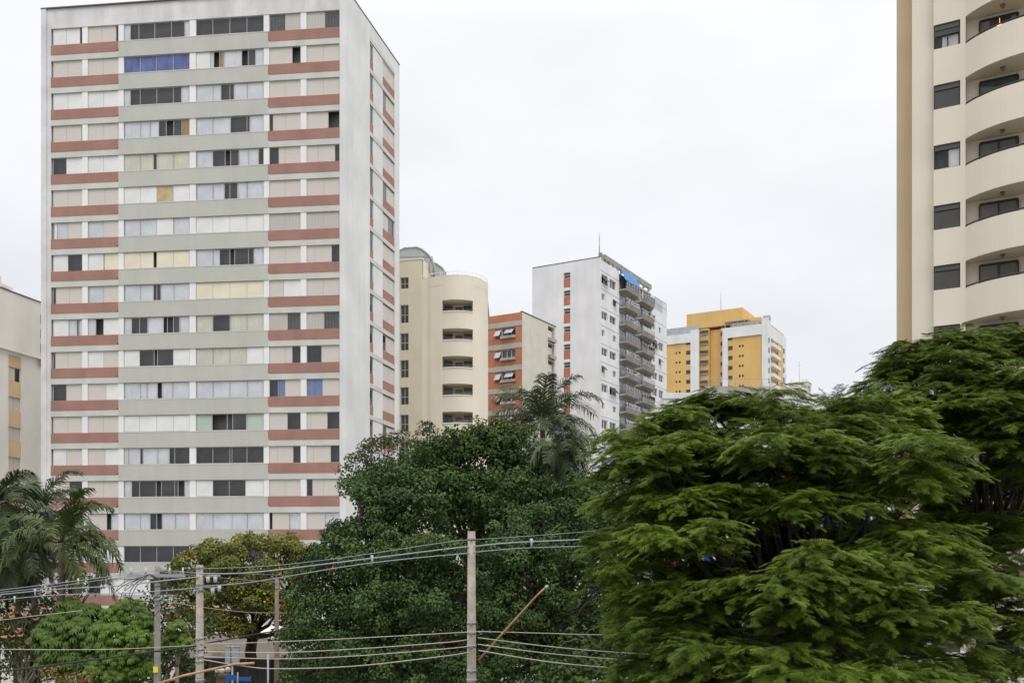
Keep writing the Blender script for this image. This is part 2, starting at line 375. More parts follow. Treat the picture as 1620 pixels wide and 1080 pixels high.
# the framing wall: fins, pillars, parapet, corner pier
wl = MB(); Z0 = zr(NR - 1) - .88 - .52
uL0, uL1 = 0, u(74); wl.box(uL0, uL1, -.12, ins, 0, ZR)
wl.box(uL1, u(80.5), 0, ins, 0, ZR - .003)
top0 = zr(0) + 1.5
wl.box(u(80.5), u(537), 0, ins, top0, ZR - .003)
wl.box(u(80.5), u(537), .02, ins, 0, Z0 - .02)      # podium wall
for a, b in ((129.8, 138), (187.2, 195), (299.8, 309.2), (417.2, 425.2), (475.5, 484.3)):
    wl.box(u(a), u(b), .05, ins, Z0, top0)
fr.put(wl, 'frame_wall', [M['frame_white']])
pil = MB()
for a, b in ((129.8, 138), (187.2, 195), (299.8, 309.2), (417.2, 425.2), (475.5, 484.3)):
    pil.box(u(a) - .01, u(b) + .01, .04, .30, Z0, top0 - .01)
fr.put(pil, 'pillar', [M['white']])
pier = MB(); uS = sd.u(585.2)
q = [TB - fr.d * (fr.L - u(537)), TB - fr.d * .55, TB - fr.d * .55 - fr.n * .1, TB - fr.n * .1 , TB, TB + sd.d * uS, TB + sd.d * uS + sd.n * .6, TB - fr.d * (fr.L - u(537)) + fr.n * ins + fr.d * 0]
pier.prism([(p.x - TA.x, p.y - TA.y) for p in q], 0, ZR - .001)
pier.build('corner_pier', [M['side_white']], tower)
# spandrels and red panels
for n in range(NR):
    s = MB(); z1 = zr(n); z0 = z1 - .88 - .52
    s.box(u(187.5), u(424), -.03, .32, z0, z1); s.box(u(80.5) , u(187.5), 0, .32, z0, z0 + .52 + .0, 1); s.box(u(424), u(537), 0, .32, z0, z0 + .52, 1)
    s.box(u(187.5), u(424), -.05, -.03, z1 - .06, z1 + .02, 1)                # sill lip
    fr.put(s, 'spandrel', [M['green'], M['strip']])
    for (a, b, side) in ((u(80.5), u(187.3), 1), (u(424.2), u(537), -1)):
        r = MB(); r_ = .28; zb = z1 - .88 + .003; arc = []
        if side > 0:
            pts = [(a, zb), (b - r_, zb)] + [(b - r_ + r_ * math.sin(t), zb + r_ - r_ * math.cos(t)) for t in (.4, .8, 1.2)] + [(b, zb + r_), (b, z1), (a, z1)]
        else:
            pts = [(b, z1), (a, z1), (a, zb + r_)] + [(a + r_ - r_ * math.sin(t), zb + r_ - r_ * math.cos(t)) for t in (1.2, .8, .4)] + [(a + r_, zb), (b, zb)]
        k = len(pts); base = len(r.v)
        r.v += [(x, -.025, z) for x, z in pts] + [(x, .3, z) for x, z in pts]
        r.f.append(tuple(range(k))); r.m.append(0); r.sm.append(False)
        for i in range(k):
            j = (i + 1) % k; r.f.append((i, k + i, k + j, j)); r.m.append(0); r.sm.append(False)
        fr.put(r, 'red_panel', [M['red']])
SPEC = [
 ("w45w45d10","s45s45d10","c10d13d24d25d20c8","d25d25d25d25","d50s50","s55d45"),
 ("s50s50","s50s50","b25b25b25b25","w20c5k8e6c25k9d10c12","s72k28","s50s50"),
 ("w50w50","w50w50","c10d15d25d25d12c13","c25c12d13d6c19c25","s50s50","s50s50"),
 ("s45s50d5","s50s46d4","c25c14c13d11k11d12e12","c25c26d24d4c21","d12s40s48","s65k35"),
 ("d45w55","w50w50","m25m20d5m25m25","c25d18k8d12c14c15d8","d30s20s50","s35s50d15"),
 ("s50s50","s55s45","w25w25p25w25","c25c17d8d11c14c25","s50s50","s52s48"),
 ("d4w10c36s50","c50s50","c25c25w25c25","w25w25w25w25","s50s50","s50s50"),
 ("w50d50","w50d3y47","y25y20k5y25y25","c25c10d15k7d20d8c15","s50s50","s25s50d25"),
 ("d10s45s45","c50s50","c25c20d5d6c20c24","y25y25y25y25","s45w55","s50s50"),
 ("w52c28d6c14","c25k25w50","c12d12d12c24k6k9d9c16","m25d25m25m25","s57d43","s52d48"),
 ("d8s42s50","w50s50","w24d22k5d24w25","m25m25m25w25","s50s22d28","d45s55"),
 ("d45s55","s55w40","c25c10c16k7c16c26","c25c25c25c25","d28l22s50","l48s52"),
 ("s50s50","s50s50","w24w26w25w25","g24k22k8d20g26","s57d43","s12s50d38"),
 ("w45s55","s55w45","c7c18d4c22c18d8d23","d25d25k3d22d25","s25s50d25","s20s52d28"),
 ("s55d45","s50s50","c12d12d25k8d20d5k10c8","w25d24d24w27","s50s50","d18s32s50"),
 ("s50d45","s60k15c25","c25c15d10k8c20c22","c25c28c22c25","k10s52c38","s55c45"),
 ("s50s50","w50w50","d25d25d25d25","d25d25d25d25","s50s50","s50s50"),
 ("s50k50","k40w40w20","w40d25k35","d25d25d25d25","s50s50","s50s50")]
COLS = [(82.5,129.8),(138,187.2),(195,299.8),(309.2,417.2),(425.2,475.5),(484.3,537)]
for n in range(NR):
    for c, (a, b) in enumerate(COLS):
        z1 = zr(n)
        if c in (2, 3): window(fr, u(a), u(b), z1 + .02, z1 + 1.5, SPEC[n][c], 'ribbon_window', fw=.06, dep=.11)
        else: window(fr, u(a), u(b), z1 + .002, z1 + 1.5, SPEC[n][c], 'shutter_window', fw=.045, dep=.16, bars=(n in (0, 6, 9) and c > 3))
# side elevation: slit windows with red panels, white panels, windows with red panels
su = sd.u; a0, a1, a2, a3, a4 = su(585.2), su(591), su(606.3), su(624.3), sd.L
sw = MB()
sw.box(a3, a4, 0, .58, 0, ZR - .001); sw.box(a0, a3, 0, .58, zr(0) + 1.62, ZR - .001); sd.put(sw, 'side_frame', [M['side_white']]); sw = MB(); sw.box(a1 + .02, a2 - .02, .04, .58, 0, zr(0) + 1.62)
sd.put(sw, 'side_wall', [M['side_white']])
for a_, b_ in ((a0, a1), (a2, a3)): sw = MB(); sw.box(a_, b_, .04, .5, zr(0) + 1.5, zr(0) + 1.615); sd.put(sw, 'lintel', [M['side_white']])
led = MB()
for n in range(-1, NR): led.box(a0, a3, -.02, .5, zr(n) - .88 - .40, zr(n) - .88)
led.box(a0, a1, .06, .5, 0, Z0 - .1); led.box(a2, a3, .06, .5, 0, Z0 - .1)
sd.put(led, 'floor_ledge', [M['strip']])
for n in range(NR):
    z1 = zr(n)
    for a, b in ((a0, a1), (a2, a3)):
        r = MB(); r.box(a + .01, b - .01, .03, .4, z1 - .88, z1); sd.put(r, 'red_panel', [M['red']])
    window(sd, a0, a1, z1, z1 + 1.5, 'd100', 'side_slit_window', dep=.12, back=.58)
    window(sd, a2, a3, z1, z1 + 1.5, ["s50s50","d30s70","s50s50","s50s50","d35s65","s50d50","s50s50","s60s40"][n % 8], 'side_shutter_window', dep=.12, back=.58)
cp = MB()
cp.box(-.03, fr.L, -.15, .3, ZR, ZR + .1)
fr.put(cp, 'roof_cap', [M['cap']])
cp = MB(); cp.box(.0, sd.L + .02, -.04, .3, ZR + .001, ZR + .101); sd.put(cp, 'roof_cap', [M['cap']])

# ------------------------------------------------------------------ grid direction shared by the other blocks
e1 = V2(.870, -.492).normalized(); e2 = V2(.492, .870).normalized()

# ------------------------------------------------------------------ pale building behind the tower on the far left
d0 = V2(.22, .975).normalized(); p = V2(-48.15, 95.2)
LA = p - d0 * 14; LB = p + d0 * 16
lb = empty('apartment_block', (LA.x, LA.y, 0), 'pale apartment block with ochre window strip left of the slab tower', 'building')
lf = Face(LA, LB, lb); uu = lf.u
zt = lf.z(30, 468); zl = lf.z(30, 558)
holes = []; rows = [lf.z(24, 400 + y / 2.84) for y in (515, 648, 783, 918, 1052, 1186)]
wu0, wu1 = uu(13.5), uu(33.5)
for zz in rows: holes.append((wu0, wu1, zz - 1.35, zz))
mb = MB(); wall_with_holes(mb, 0, lf.L, 0, zl, [(wu0, wu1, 0, zl - .4)], .4); mb.box(0, lf.L, .4, 10, 0, zl - .01)
mb.box(0, lf.L, -.25, 10, zl, zt); mb.box(0, lf.L, -.3, .2, zl - .08, zl + .02)
M['pale2'] = mat('brightened_pale_wall', (.80, .78, .74), streak=.08, var=.04, scale=.3)  # pale wall colour brightened to make up for sky the tower blocks
lf.put(mb, 'wall', [M['pale2']])
for i, zz in enumerate(rows):
    s = MB(); top = zl - .4 if i == 0 else rows[i-1] - 1.35
    s.box(wu0, wu1, .04, .38, zz, top); lf.put(s, 'ochre_panel', [M['tan2']])
    window(lf, wu0, wu1, zz - 1.35, zz, ['s60d40', 's50s50', 's50s50', 's50s50', 's50d50', 's50s50'][i], 'window', dep=.18, back=.38)
s = MB(); s.box(0, lf.L, -.32, .1, zt, zt + .12); lf.put(s, 'roof_cap', [M['cap']])
s = MB(); s.box(uu(-40), uu(30), 2, 9, zt, zt + 2.0); s.box(uu(30) + .05, uu(56), 2.6, 8, zt, zt + 1.6); lf.put(s, 'penthouse', [M['pale']])
s = MB(); s.tube([(uu(37), 4, zt + 1.6), (uu(37), 4, zt + 5.0)], .035, n=5); s.box(uu(30), uu(33), 3.5, 3.7, zt + 2, zt + 2.6); lf.put(s, 'antenna', [M['galv']])
s = MB(); s.box(uu(34), uu(50), 2.55, 2.6, zt + .4, zt + 1.3); lf.put(s, 'louvre', [M['steel']])
for k in range(4):
    zz = rows[0] + 5 - k * 1.45
    s = MB(); s.box(uu(60.5), uu(64.5), -.30, -.26, zz, zz + .9); lf.put(s, 'vent_window', [M['glass_far']])

# ------------------------------------------------------------------ rounded beige building
bgz = empty('rounded_apartment_building', (-12, 104.8, 0), 'beige rounded apartment building with recessed balconies and arched glass roof', 'building')
LOC = Vector((-12, 104.8, 0))
prof = [(-14.5, 105.3), (-9.55, 104.0), (-8.6, 103.35), (-7.6, 102.8), (-7.3, 102.68), (-6.9, 102.52), (-6.3, 102.36), (-5.7, 102.32), (-5.1, 102.42), (-4.6, 102.62), (-4.12, 102.9), (-3.6, 103.4), (-3.15, 104.1), (-2.85, 105.0), (-2.68, 106.0), (-2.65, 108.5)]
bz = lambda py, D=102.4: H + (HZ - py) / F * D
ZB = bz(434.5)
def fine(pr, n=4):
    o = []
    for i in range(len(pr) - 1):
        p_1 = pr[max(i-1, 0)]; a = pr[i]; b = pr[i+1]; c = pr[min(i+2, len(pr)-1)]
        k = 1 if i == 0 else n
        for j in range(k):
            t = j / k
            o.append(tuple(.5 * ((2*a[q]) + (-p_1[q] + b[q]) * t + (2*p_1[q] - 5*a[q] + 4*b[q] - c[q]) * t*t + (-p_1[q] + 3*a[q] - 3*b[q] + c[q]) * t**3) for q in (0, 1)))
    o.append(pr[-1]); return o
pf = fine(prof)
iA = min(range(len(pf)), key=lambda i: abs(pf[i][0] / pf[i][1] - (700 - 810) / F)); iB = min(range(len(pf)), key=lambda i: abs(pf[i][0] / pf[i][1] - (748.5 - 810) / F))
iW = next(i for i in range(len(pf)) if pf[i][0] > -9.56)
def rib(mb, pts, z0, z1, mi=0, sm=True):
    for i in range(len(pts) - 1):
        a, b = pts[i], pts[i+1]
        mb.face([(a[0]-LOC.x, a[1]-LOC.y, z0), (b[0]-LOC.x, b[1]-LOC.y, z0), (b[0]-LOC.x, b[1]-LOC.y, z1), (a[0]-LOC.x, a[1]-LOC.y, z1)], mi, sm)
rowsB = [bz(380 + y / 3.177) for y in (298, 442, 581, 720, 860)] ; rowsB += [rowsB[-1] - 3.0 * k for k in (1, 2, 3)]
OH = 1.28
mb = MB(); zs = [ZB]; cuts = []
zc = ZB
for zz in rowsB:
    rib(mb, pf[iW:], zz, zc); rib(mb, pf[iW:iA+1], zz - OH, zz); rib(mb, pf[iB:], zz - OH, zz); zc = zz - OH
rib(mb, pf[iW:], 0, zc)
# terrace step left of the curve: flat left wing is higher
hi = bz(412, 104.5)
back = [(-2.65, 118), (-14.5, 118)]
mb.prism([(x - LOC.x, y - LOC.y) for x, y in (pf[iW:iA+1] + [(pf[iA][0], pf[iA][1]+1.9), (pf[iB][0], pf[iB][1]+1.6)] + pf[iB:] + [(-2.65, 118), (-9.55, 118)])], ZB - 1.05, ZB - 1.0)
mb.build('curved_wall', [M['beige2']], bgz)
wing = Face((-14.5, 105.3), (-9.55, 104.0), bgz)
wu = wing.u; wrow = [(wing.z(640, 380 + a/3.177), wing.z(640, 380 + b/3.177)) for a, b in ((186, 243), (325, 415), (467, 553), (602, 690), (738, 826), (876, 962), (1012, 1098))]
mb = MB(); wall_with_holes(mb, 0, wing.L, 0, hi, [(wu(633.4), wu(646.3), b, a) for a, b in wrow], .35)
mb.face([(wing.L, 0, ZB - 1), (wing.L, 9, ZB - 1), (wing.L, 9, hi), (wing.L, 0, hi)]); mb.box(0, wing.L - .02, .36, 9, 0, hi - .01)
wing.put(mb, 'wing_wall', [M['beige']])
for a, b in wrow: simple_window(wing, wu(633.4), wu(646.3), b, a, 'window', dep=.2, fr='alu', pan=2, rail=.45)
mb = MB(); mb.box(0, wing.L + .08, -.08, .3, hi, hi + .12); wing.put(mb, 'roof_cap', [M['white']])
# balconies: floor, ceiling, back wall, white rail
for zz in rowsB:
    b = MB(); arc = pf[iA:iB+1]; bl = (pf[iA][0], pf[iA][1] + 1.9); br = (pf[iB][0], pf[iB][1] + 1.6)
    poly = [(x - LOC.x, y - LOC.y) for x, y in arc + [br, bl]]
    b.face([(x, y, zz - OH) for x, y in poly], 0); b.face([(x, y, zz) for x, y in reversed(poly)], 0)
    for s_, e_ in ((bl, br), (pf[iA], bl), (br, pf[iB])): rib(b, [s_, e_], zz - OH, zz, 0, False)
    rib(b, [(x, y + .14) for x, y in reversed(arc)], zz - OH - .001, zz - OH + .1, 0)
    o = b.build('balcony', [M['beige']], bgz)
    r = MB(); r.tube([(x - LOC.x, y - LOC.y - .05, zz - OH + .07) for x, y in arc], .05, n=6); r.build('rail', [M['white']], o)
    wd = MB(); xa, ya = bl[0] - LOC.x, bl[1] - LOC.y; xb, yb = br[0] - LOC.x, br[1] - LOC.y
    def onback(t0, t1, z0, z1, mi):
        wd.box(xa + (xb - xa) * t0, xa + (xb - xa) * t1, (ya + yb) / 2 - .16, (ya + yb) / 2 + .3, z0, z1, mi)
    onback(.05, .30, zz - OH, zz - .14, 0); onback(.40, .63, zz - .62, zz - .3, 0); onback(.68, .95, zz - .52, zz - .16, 0)
    wd.build('balcony_window', [M['glass_far']], o)
# rail round the roof terrace
r = MB(); pr = [(x - LOC.x, y - LOC.y, ZB + .35) for x, y in pf[iW:]]; r.tube(pr, .03, n=5)
for i in range(0, len(pr), 3): r.tube([(pr[i][0], pr[i][1], ZB - .2), pr[i]], .02, n=4)
r.build('roof_rail', [M['white']], bgz)
# arched glass roof: a barrel vault, seen from its side
gl = MB(); nseg = 14; Dg = 106.0; x0, x1 = (627 - 810) / F * Dg, (688 - 810) / F * Dg; zb_ = hi + .1; zt_ = bz(391, Dg)
arcp = []
for i in range(nseg + 1):
    t = i / nseg; ang = math.pi * (.42 + .0) - t * math.pi * .42 * 1.0
    arcp.append((x0 + (x1 - x0) * (.36 + .64 * math.cos(ang) / 1.0), zb_ - .9 + (zt_ - zb_ + .9) * math.sin(ang) / math.sin(math.pi * .42)))
arcp = [(x0, zt_ - .55), (x0 + (x1-x0)*.2, zt_ - .1)] + arcp
depth = 5
for i in range(len(arcp) - 1):
    (xa, za), (xb, zb2) = arcp[i], arcp[i+1]
    gl.face([(xa - LOC.x, Dg - LOC.y, za), (xb - LOC.x, Dg - LOC.y, zb2), (xb - LOC.x, Dg + depth - LOC.y, zb2), (xa - LOC.x, Dg + depth - LOC.y, za)], 0)
    gl.face([(xa - LOC.x, Dg - LOC.y, zb_ - 1.2), (xb - LOC.x, Dg - LOC.y, zb_ - 1.2), (xb - LOC.x, Dg - LOC.y, zb2), (xa - LOC.x, Dg - LOC.y, za)], 0)
    gl.tube([(xa - LOC.x, Dg - .05 - LOC.y, za), (xb - LOC.x, Dg - .05 - LOC.y, zb2)], .09, 1, 5)
    if i % 3 == 0: gl.tube([(xa - LOC.x, Dg - .04 - LOC.y, za), (xa - LOC.x, Dg - .04 - LOC.y, zb_ - 1)], .04, 1, 4)
gl.tube([(x0 - LOC.x, Dg - .04 - LOC.y, zb_ + .75), (x1 - .6 - LOC.x, Dg - .04 - LOC.y, zb_ + .75)], .04, 1, 4)
gl.build('arched_glass_roof', [M['steel'], M['alu']], bgz)
g2 = MB(); Dg = 107.5
xs = [(x - 810) / F * Dg - LOC.x for x in (684, 692, 700, 706)]; zz2 = [bz(y, Dg) for y in (414, 418, 424, 433)]
for i in range(3):
    g2.face([(xs[i], 2.7, zz2[i]), (xs[i+1], 2.7, zz2[i+1]), (xs[i+1], 7, zz2[i+1]), (xs[i], 7, zz2[i])]); g2.face([(xs[i], 2.7, ZB - 1), (xs[i+1], 2.7, ZB - 1), (xs[i+1], 2.7, zz2[i+1]), (xs[i], 2.7, zz2[i])], 1)
    g2.tube([(xs[i], 2.65, zz2[i]), (xs[i+1], 2.65, zz2[i+1])], .09, 0, 5)
xs0 = (668 - 810) / F * Dg - LOC.x
g2.box(xs0, xs[0], 2.75, 7, ZB - 1, bz(405, Dg), 1)
g2.build('glass_lean_to', [M['alu'], M['steel']], bgz)
pl = MB()
for k in range(60):
    a = random.random() * 6.28; r_ = random.random() * .5; c0 = Vector((-9.0 - LOC.x, -.3, ZB - 1)); d = Vector((math.cos(a) * r_, math.sin(a) * r_, .5 + random.random() * .9)); s_ = Vector((-d.y, d.x, 0)).normalized() * .06
    pl.face([c0 + d * .3 - s_, c0 + d * .3 + s_, c0 + d + s_ * .2, c0 + d - s_ * .2])
pl.build('terrace_plant', [M['leaf_deep']], bgz)

# ------------------------------------------------------------------ orange fronted block
OC = V2(16 / F * 128.4, 128.4); OA = OC - e1 * 12; OD = OC + e2 * 9.73
ob = empty('orange_apartment_block', (OA.x, OA.y, 0), 'apartment block with orange front, grey bands and plain cream flank', 'building')
of = Face(OA, OC, ob); os_ = Face(OC, OD, ob); ou = of.u; ZO = H + (HZ - 493.3) / F * 128.4; zo = lambda n: ZO - 1.05 - 2.9 * n
mb = MB(); holes = []
for n in range(10):
    holes += [(ou(783.7), ou(792.3), zo(n) - .78 - 1.35, zo(n) - .78), (ou(793.5), ou(815.5), zo(n) - .72 - 1.35, zo(n) - .72)]
wall_with_holes(mb, 0, of.L, 0, ZO, holes, .4, 0); mb.box(0, of.L - .7, .41, 9.3, 0, ZO - .3)
of.put(mb, 'orange_wall', [M['orange']])
for n in range(10):
    s = MB(); s.box(0, of.L, -.06, -.003, zo(n) - .66, zo(n)); of.put(s, 'floor_band', [M['greyband']])
    for (a, b, z0, z1) in holes[2*n:2*n+2]:
        o = simple_window(of, a, b, z0, z1, 'window', dep=.25, fr='shut_w', pan=1 if b - a < 1.2 else 3)
        if b - a < 1.2:
            k = MB(); k.v = [(0, .1, 1.2), (b-a, .1, 1.2), (b-a, -.45, .35), (0, -.45, .35)]; k.f = [(0, 1, 2, 3)]; k.m = [0]; k.sm = [False]; k.build('tilted_sash', [M['steel']], o)
        else:
            k = MB(); k.box(-.05, b-a+.05, -.35, .2, -.12, .22); k.build('window_box', [M['concrete']], o)
            if n % 2 == 0:
                k = MB(); k.v = [(.6, .1, 1.1), (b-a-.3, .1, 1.1), (b-a-.3, -.5, .5), (.6, -.5, .5)]; k.f = [(0, 1, 2, 3)]; k.m = [0]; k.sm = [False]; k.build('tilted_sash', [M['steel']], o)
mb = MB(); ov = os_.u; hs = [(ov(867), ov(877), os_.z(872, 380 + y / 3.177) - 2.2, os_.z(872, 380 + y / 3.177)) for y in (435, 520, 605, 692, 780, 868)]
wall_with_holes(mb, .4, os_.L, 0, ZO + .002, hs, .5, 0); mb.box(-.0, .399, -.002, .01, 0, ZO, 0)
os_.put(mb, 'flank_wall', [M['cream']])
for h_ in hs:
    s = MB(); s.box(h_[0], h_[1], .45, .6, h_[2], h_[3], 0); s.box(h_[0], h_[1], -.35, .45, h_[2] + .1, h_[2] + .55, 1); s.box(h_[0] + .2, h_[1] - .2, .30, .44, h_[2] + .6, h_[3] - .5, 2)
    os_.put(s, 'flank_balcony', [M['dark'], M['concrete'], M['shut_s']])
s = MB(); s.box(0, os_.L, -.05, .3, ZO + .002, ZO + .14); os_.put(s, 'roof_cap', [M['cap']])

# ------------------------------------------------------------------ white tower in the middle distance
WC = V2(14.07, 155.8); WA = WC - e1 * 12.33; WD = WC + e2 * 29.7
wb = empty('white_apartment_tower', (WA.x, WA.y, 0), 'white apartment tower with stacked grey balconies and blue tarpaulin on its top balcony', 'building')
wf = Face(WA, WC, wb); ws = Face(WC, WD, wb); ZW = H + 48.0
mb = MB(); hs = []; wz0 = wf.z(897, 431); wa, wb2 = wf.u(891.7), wf.u(902.1)
for n in range(15): hs.append((wa, wb2, wz0 - 2.9*n - 2.45, wz0 - 2.9*n))
wall_with_holes(mb, 0, wf.L, 0, ZW, hs, .4); mb.box(0, wf.L - .55, .41, 29, 0, ZW - .4)
wf.put(mb, 'end_wall', [M['far_white']])
for n in range(15):
    zz = wz0 - 2.9*n
    s = MB(); s.box(wa, wb2, .1, .3, zz - 2.45, zz - .9); wf.put(s, 'terracotta_panel', [M['terracotta']])
    simple_window(wf, wa, wb2, zz - .9, zz, 'window', dep=.2, fr='shut_w', pan=1, rail=.55)
wsu = ws.u; b0, b1, b2 = wsu(979), wsu(1003.5), wsu(1030.5)
zwin = ws.z(952, 360 + 218/3) + .0
cols = [(wsu(951.7), wsu(961.2)), (wsu(964.5), wsu(974.5)), (wsu(1032.2), wsu(1040)), (wsu(1042.2), wsu(1049.2))]
mb = MB(); hs = []
random.seed(5)
kinds = {}
for n in range(15):
    for c, (a, b) in enumerate(cols):
        if c > 1 and n < 1: continue
        zz = zwin - 2.9*n - (.0 if c < 2 else .2)
        full = (n in (0, 8)) or (c > 1 and n % 3 == 2); wdt = (b - a)
        if full: h_ = (a, b, zz - 1.45, zz)
        elif n % 2: h_ = (a + (0 if c != 1 else wdt * .5), b - (wdt * .5 if c != 1 else 0), zz - 1.2, zz - .2)
        else: h_ = (a, b, zz - 1.35, zz - .1)
        hs.append(h_); kinds[h_] = (n, c, full)
wall_with_holes(mb, .4, b0, 0, ZW - .4, [h_ for h_ in hs if h_[0] < b0], .4); ws.put(mb, 'side_wall', [M['far_white']]); mb = MB(); wall_with_holes(mb, b2, ws.L, 0, ZW - 3.0, [h_ for h_ in hs if h_[0] > b2], .4)
ws.put(mb, 'side_wall', [M['far_white']])
for h_ in hs:
    o = simple_window(ws, h_[0], h_[1], h_[2], h_[3], 'window', dep=.2, fr='shut_w', pan=2, fw=.1)
    n, c, full = kinds[h_]
    if (n * 7 + c * 3) % 5 == 0:
        k = MB(); W_ = h_[1] - h_[0]; k.v = [(0, .1, 1.2), (W_, .1, 1.2), (W_, -.7, .3), (0, -.7, .3)]; k.f = [(0, 1, 2, 3)]; k.m = [0]; k.sm = [False]; k.build('tilted_sash', [M['alu_dark']], o)
for n in range(15):
    zz = zwin + .45 - 2.9 * n
    s = MB(); s.box(.05, b0, -.03, -.002, zz, zz + .06)
    if n: s.box(b2, ws.L, -.03, -.002, zz - .2, zz - .14)
    ws.put(s, 'floor_joint', [M['greyband']])  # thin grey strip along each floor line
# balconies
random.seed(9)
for n in range(15):
    zz = ZW - 1.5 - 2.9 * n
    for (a, b) in ((b0 + .05, (b0 + b2) / 2 - .05), ((b0 + b2) / 2 + .05, b2 - .05)):
        s = MB()
        if (a > b0 + 1): zz_ = zz - .25
        else: zz_ = zz
        pr = [(0, zz_ - 2.15), (-.85, zz_ - 1.8), (-1.1, zz_ - 1.05), (-.98, zz_ - 1.05), (-.8, zz_ - 1.65), (0, zz_ - 1.85)]
        base = len(s.v); k = len(pr)
        cut = .9
        s.v += [(a + (cut if y < -.5 else 0), y, z) for y, z in pr] + [(b - (cut if y < -.5 else 0), y, z) for y, z in pr]
        s.f += [tuple(range(k)), tuple(range(2*k-1, k-1, -1))]; s.m += [0, 0]; s.sm += [False, False]
        for i in range(k):
            j = (i + 1) % k; s.f.append((i, k + i, k + j, j)); s.m.append(0); s.sm.append(False)
        o = ws.put(s, 'balcony', [M['concrete']])
        r = MB(); r.box(a + cut, b - cut, -1.07, -1.02, zz_ - .98, zz_ - .25, 0)
        for t in range(6): xx = a + cut + (b - a - 2*cut) * t / 5; r.box(xx - .03, xx + .03, -1.10, -1.072, zz_ - 1, zz_ - .2, 1)
        r.build('glass_rail', [M['steel'] if n % 3 else M['glass_far'], M['shut_w']], o)
        if (n + (a > b0 + 1)) % 3 != 0 and n:
            pl = MB()
            for k in range(70):
                c0 = Vector((a + cut + random.random() * (b - a - 2*cut), -.95, zz_ - 1.05)); d = Vector((random.gauss(0, .25), random.gauss(-.15, .2), .3 + random.random() * .5)); s_ = Vector((.1, 0, .05))
                pl.face([c0 + d * .4 - s_, c0 + d * .4 + s_, c0 + d + s_, c0 + d - s_])
            pl.build('balcony_plant', [M['leaf_deep']], o)
    s = MB(); s.box(b0, b2, .25, .4, zz - 2.0, zz + .9, 0); 
    for t in (.02, .24, .48, .52, .74, .96): s.box(b0 + (b2-b0)*t, b0 + (b2-b0)*t + .18, .12, .24, zz - 1.9, zz + .8, 1)
    s.box(b0, b2, .08, .25, zz + .5, zz + .85, 2)
    ws.put(s, 'balcony_door', [M['glass_mid'], M['shut_w'], M['concrete']])
s = MB(); s.box(.1, wf.L, -.04, .5, ZW, ZW + .12); wf.put(s, 'roof_cap', [M['cap']])
s = MB(); s.box(.3, wsu(965), .3, .5, ZW - .4, ZW + .9, 0); s.box(wsu(958), b2 + .4, .1, .6, ZW + .2, ZW + 1.0, 0)
for t in (953, 960, 966, 972, 979, 985, 991, 998, 1005, 1012, 1020, 1028): s.box(wsu(t) - .12, wsu(t) + .12, .05, .4, ZW - .4, ZW + .9, 0)
ws.put(s, 'roof_terrace', [M['concrete']])
s = MB()
for k in range(10):
    a, b = b0 + .2 + k*.9*(b1-b0)/9, b0 + .2 + (k+1)*.9*(b1-b0)/9
    s.face([(a, -1.1 - .1*math.sin(k*2), ZW - 1.9 + .15*math.sin(k)), (b, -1.1 - .1*math.sin(k*2+2), ZW - 1.9 + .15*math.sin(k+1)), (b, -.2, ZW + .25), (a, -.2, ZW + .25)], 0, True)
ws.put(s, 'blue_tarpaulin', [M['tarp']])
s = MB()
for t in range(12):
    xx = wsu(1036) + (ws.L - wsu(1036)) * t / 11; s.box(xx - .03, xx + .03, 0, .06, ZW - 3, ZW - .8)
s.box(wsu(1036), ws.L, 0, .06, ZW - .8, ZW - .72); s.box(wsu(1036), ws.L, .01, .05, ZW - 1.9, ZW - 1.84)
ws.put(s, 'roof_rail', [M['galv']])
s = MB(); s.tube([(wf.u(940), 2, ZW), (wf.u(940), 2, ZW + 4)], .09, n=5); s.tube([(wf.u(940), 2, ZW + 4), (wf.u(940), 2, ZW + 4.6)], .03, n=4); wf.put(s, 'antenna', [M['galv']])
s = MB(); s.tube([(wsu(1014), 2, ZW), (wsu(1014), 2, ZW + 1.6)], .3, n=8); s.box(wsu(1014) - .7, wsu(1014) + .7, 1.3, 2.7, ZW + 1.6, ZW + 1.8); ws.put(s, 'chimney', [M['concrete']])

# ------------------------------------------------------------------ yellow tower far away
YC = V2(73.3, 280.1); YA = YC - e1 * 42; YD = YC + e2 * 20.2
yb = empty('yellow_apartment_tower', (YA.x, YA.y, 0), 'yellow apartment tower with white frame bands beyond the treetops', 'building')
yf = Face(YA, YC, yb); ys = Face(YC, YD, yb); yu = lambda q: yf.u(1030 + q / 4.765); ZY = H + 375 / F * 280.1
yz = lambda q, y: yf.z(1030 + q / 4.765, 460 + y / 4.765)
zwl = yz(330, 296); zfl = ZY
mb = MB(); hs = []
wy = [332, 407, 482, 557, 632, 708, 783, 858]
win_sets = [(185, 197), (208, 223), (264, 298), (581, 614), (661, 676), (684, 698)]
for y in wy:
    z = yz(680, y)
    for (a, b) in win_sets: tall = b - a > 20; hs.append((yu(a), yu(b), z - (1.2 if tall else .65), z))
recL, recR = yu(365), yu(541)
wall_with_holes(mb, 0, recL, 0, zwl - 1.2, [h_ for h_ in hs if h_[1] < recL], .5); wall_with_holes(mb, recR, yf.L - .01, 0, zfl - 2.5, [h_ for h_ in hs if h_[0] > recR], .5)
mb.box(yu(432), yu(515), 2.0, 3, 0, yz(470, 283)); mb.box(yu(366), yu(430), .5, 3, 0, yz(400, 283)); mb.box(yu(516), yu(540), 1.0, 3, 0, yz(530, 275))
mb.box(0, yf.L - .5, 3, 19.6, 0, yz(400, 283))
zt1 = yz(258, 197) + 1.0; mb.box(yu(258), yu(680), 1.2, 14, yz(300, 283), zt1); mb.box(yu(680) + .01, yu(815), 1.6, 14, yz(750, 240), yz(780, 190))
mb.box(yu(541), yf.L - .5, 1.2, 19, zfl - 2.5, zfl - .8)
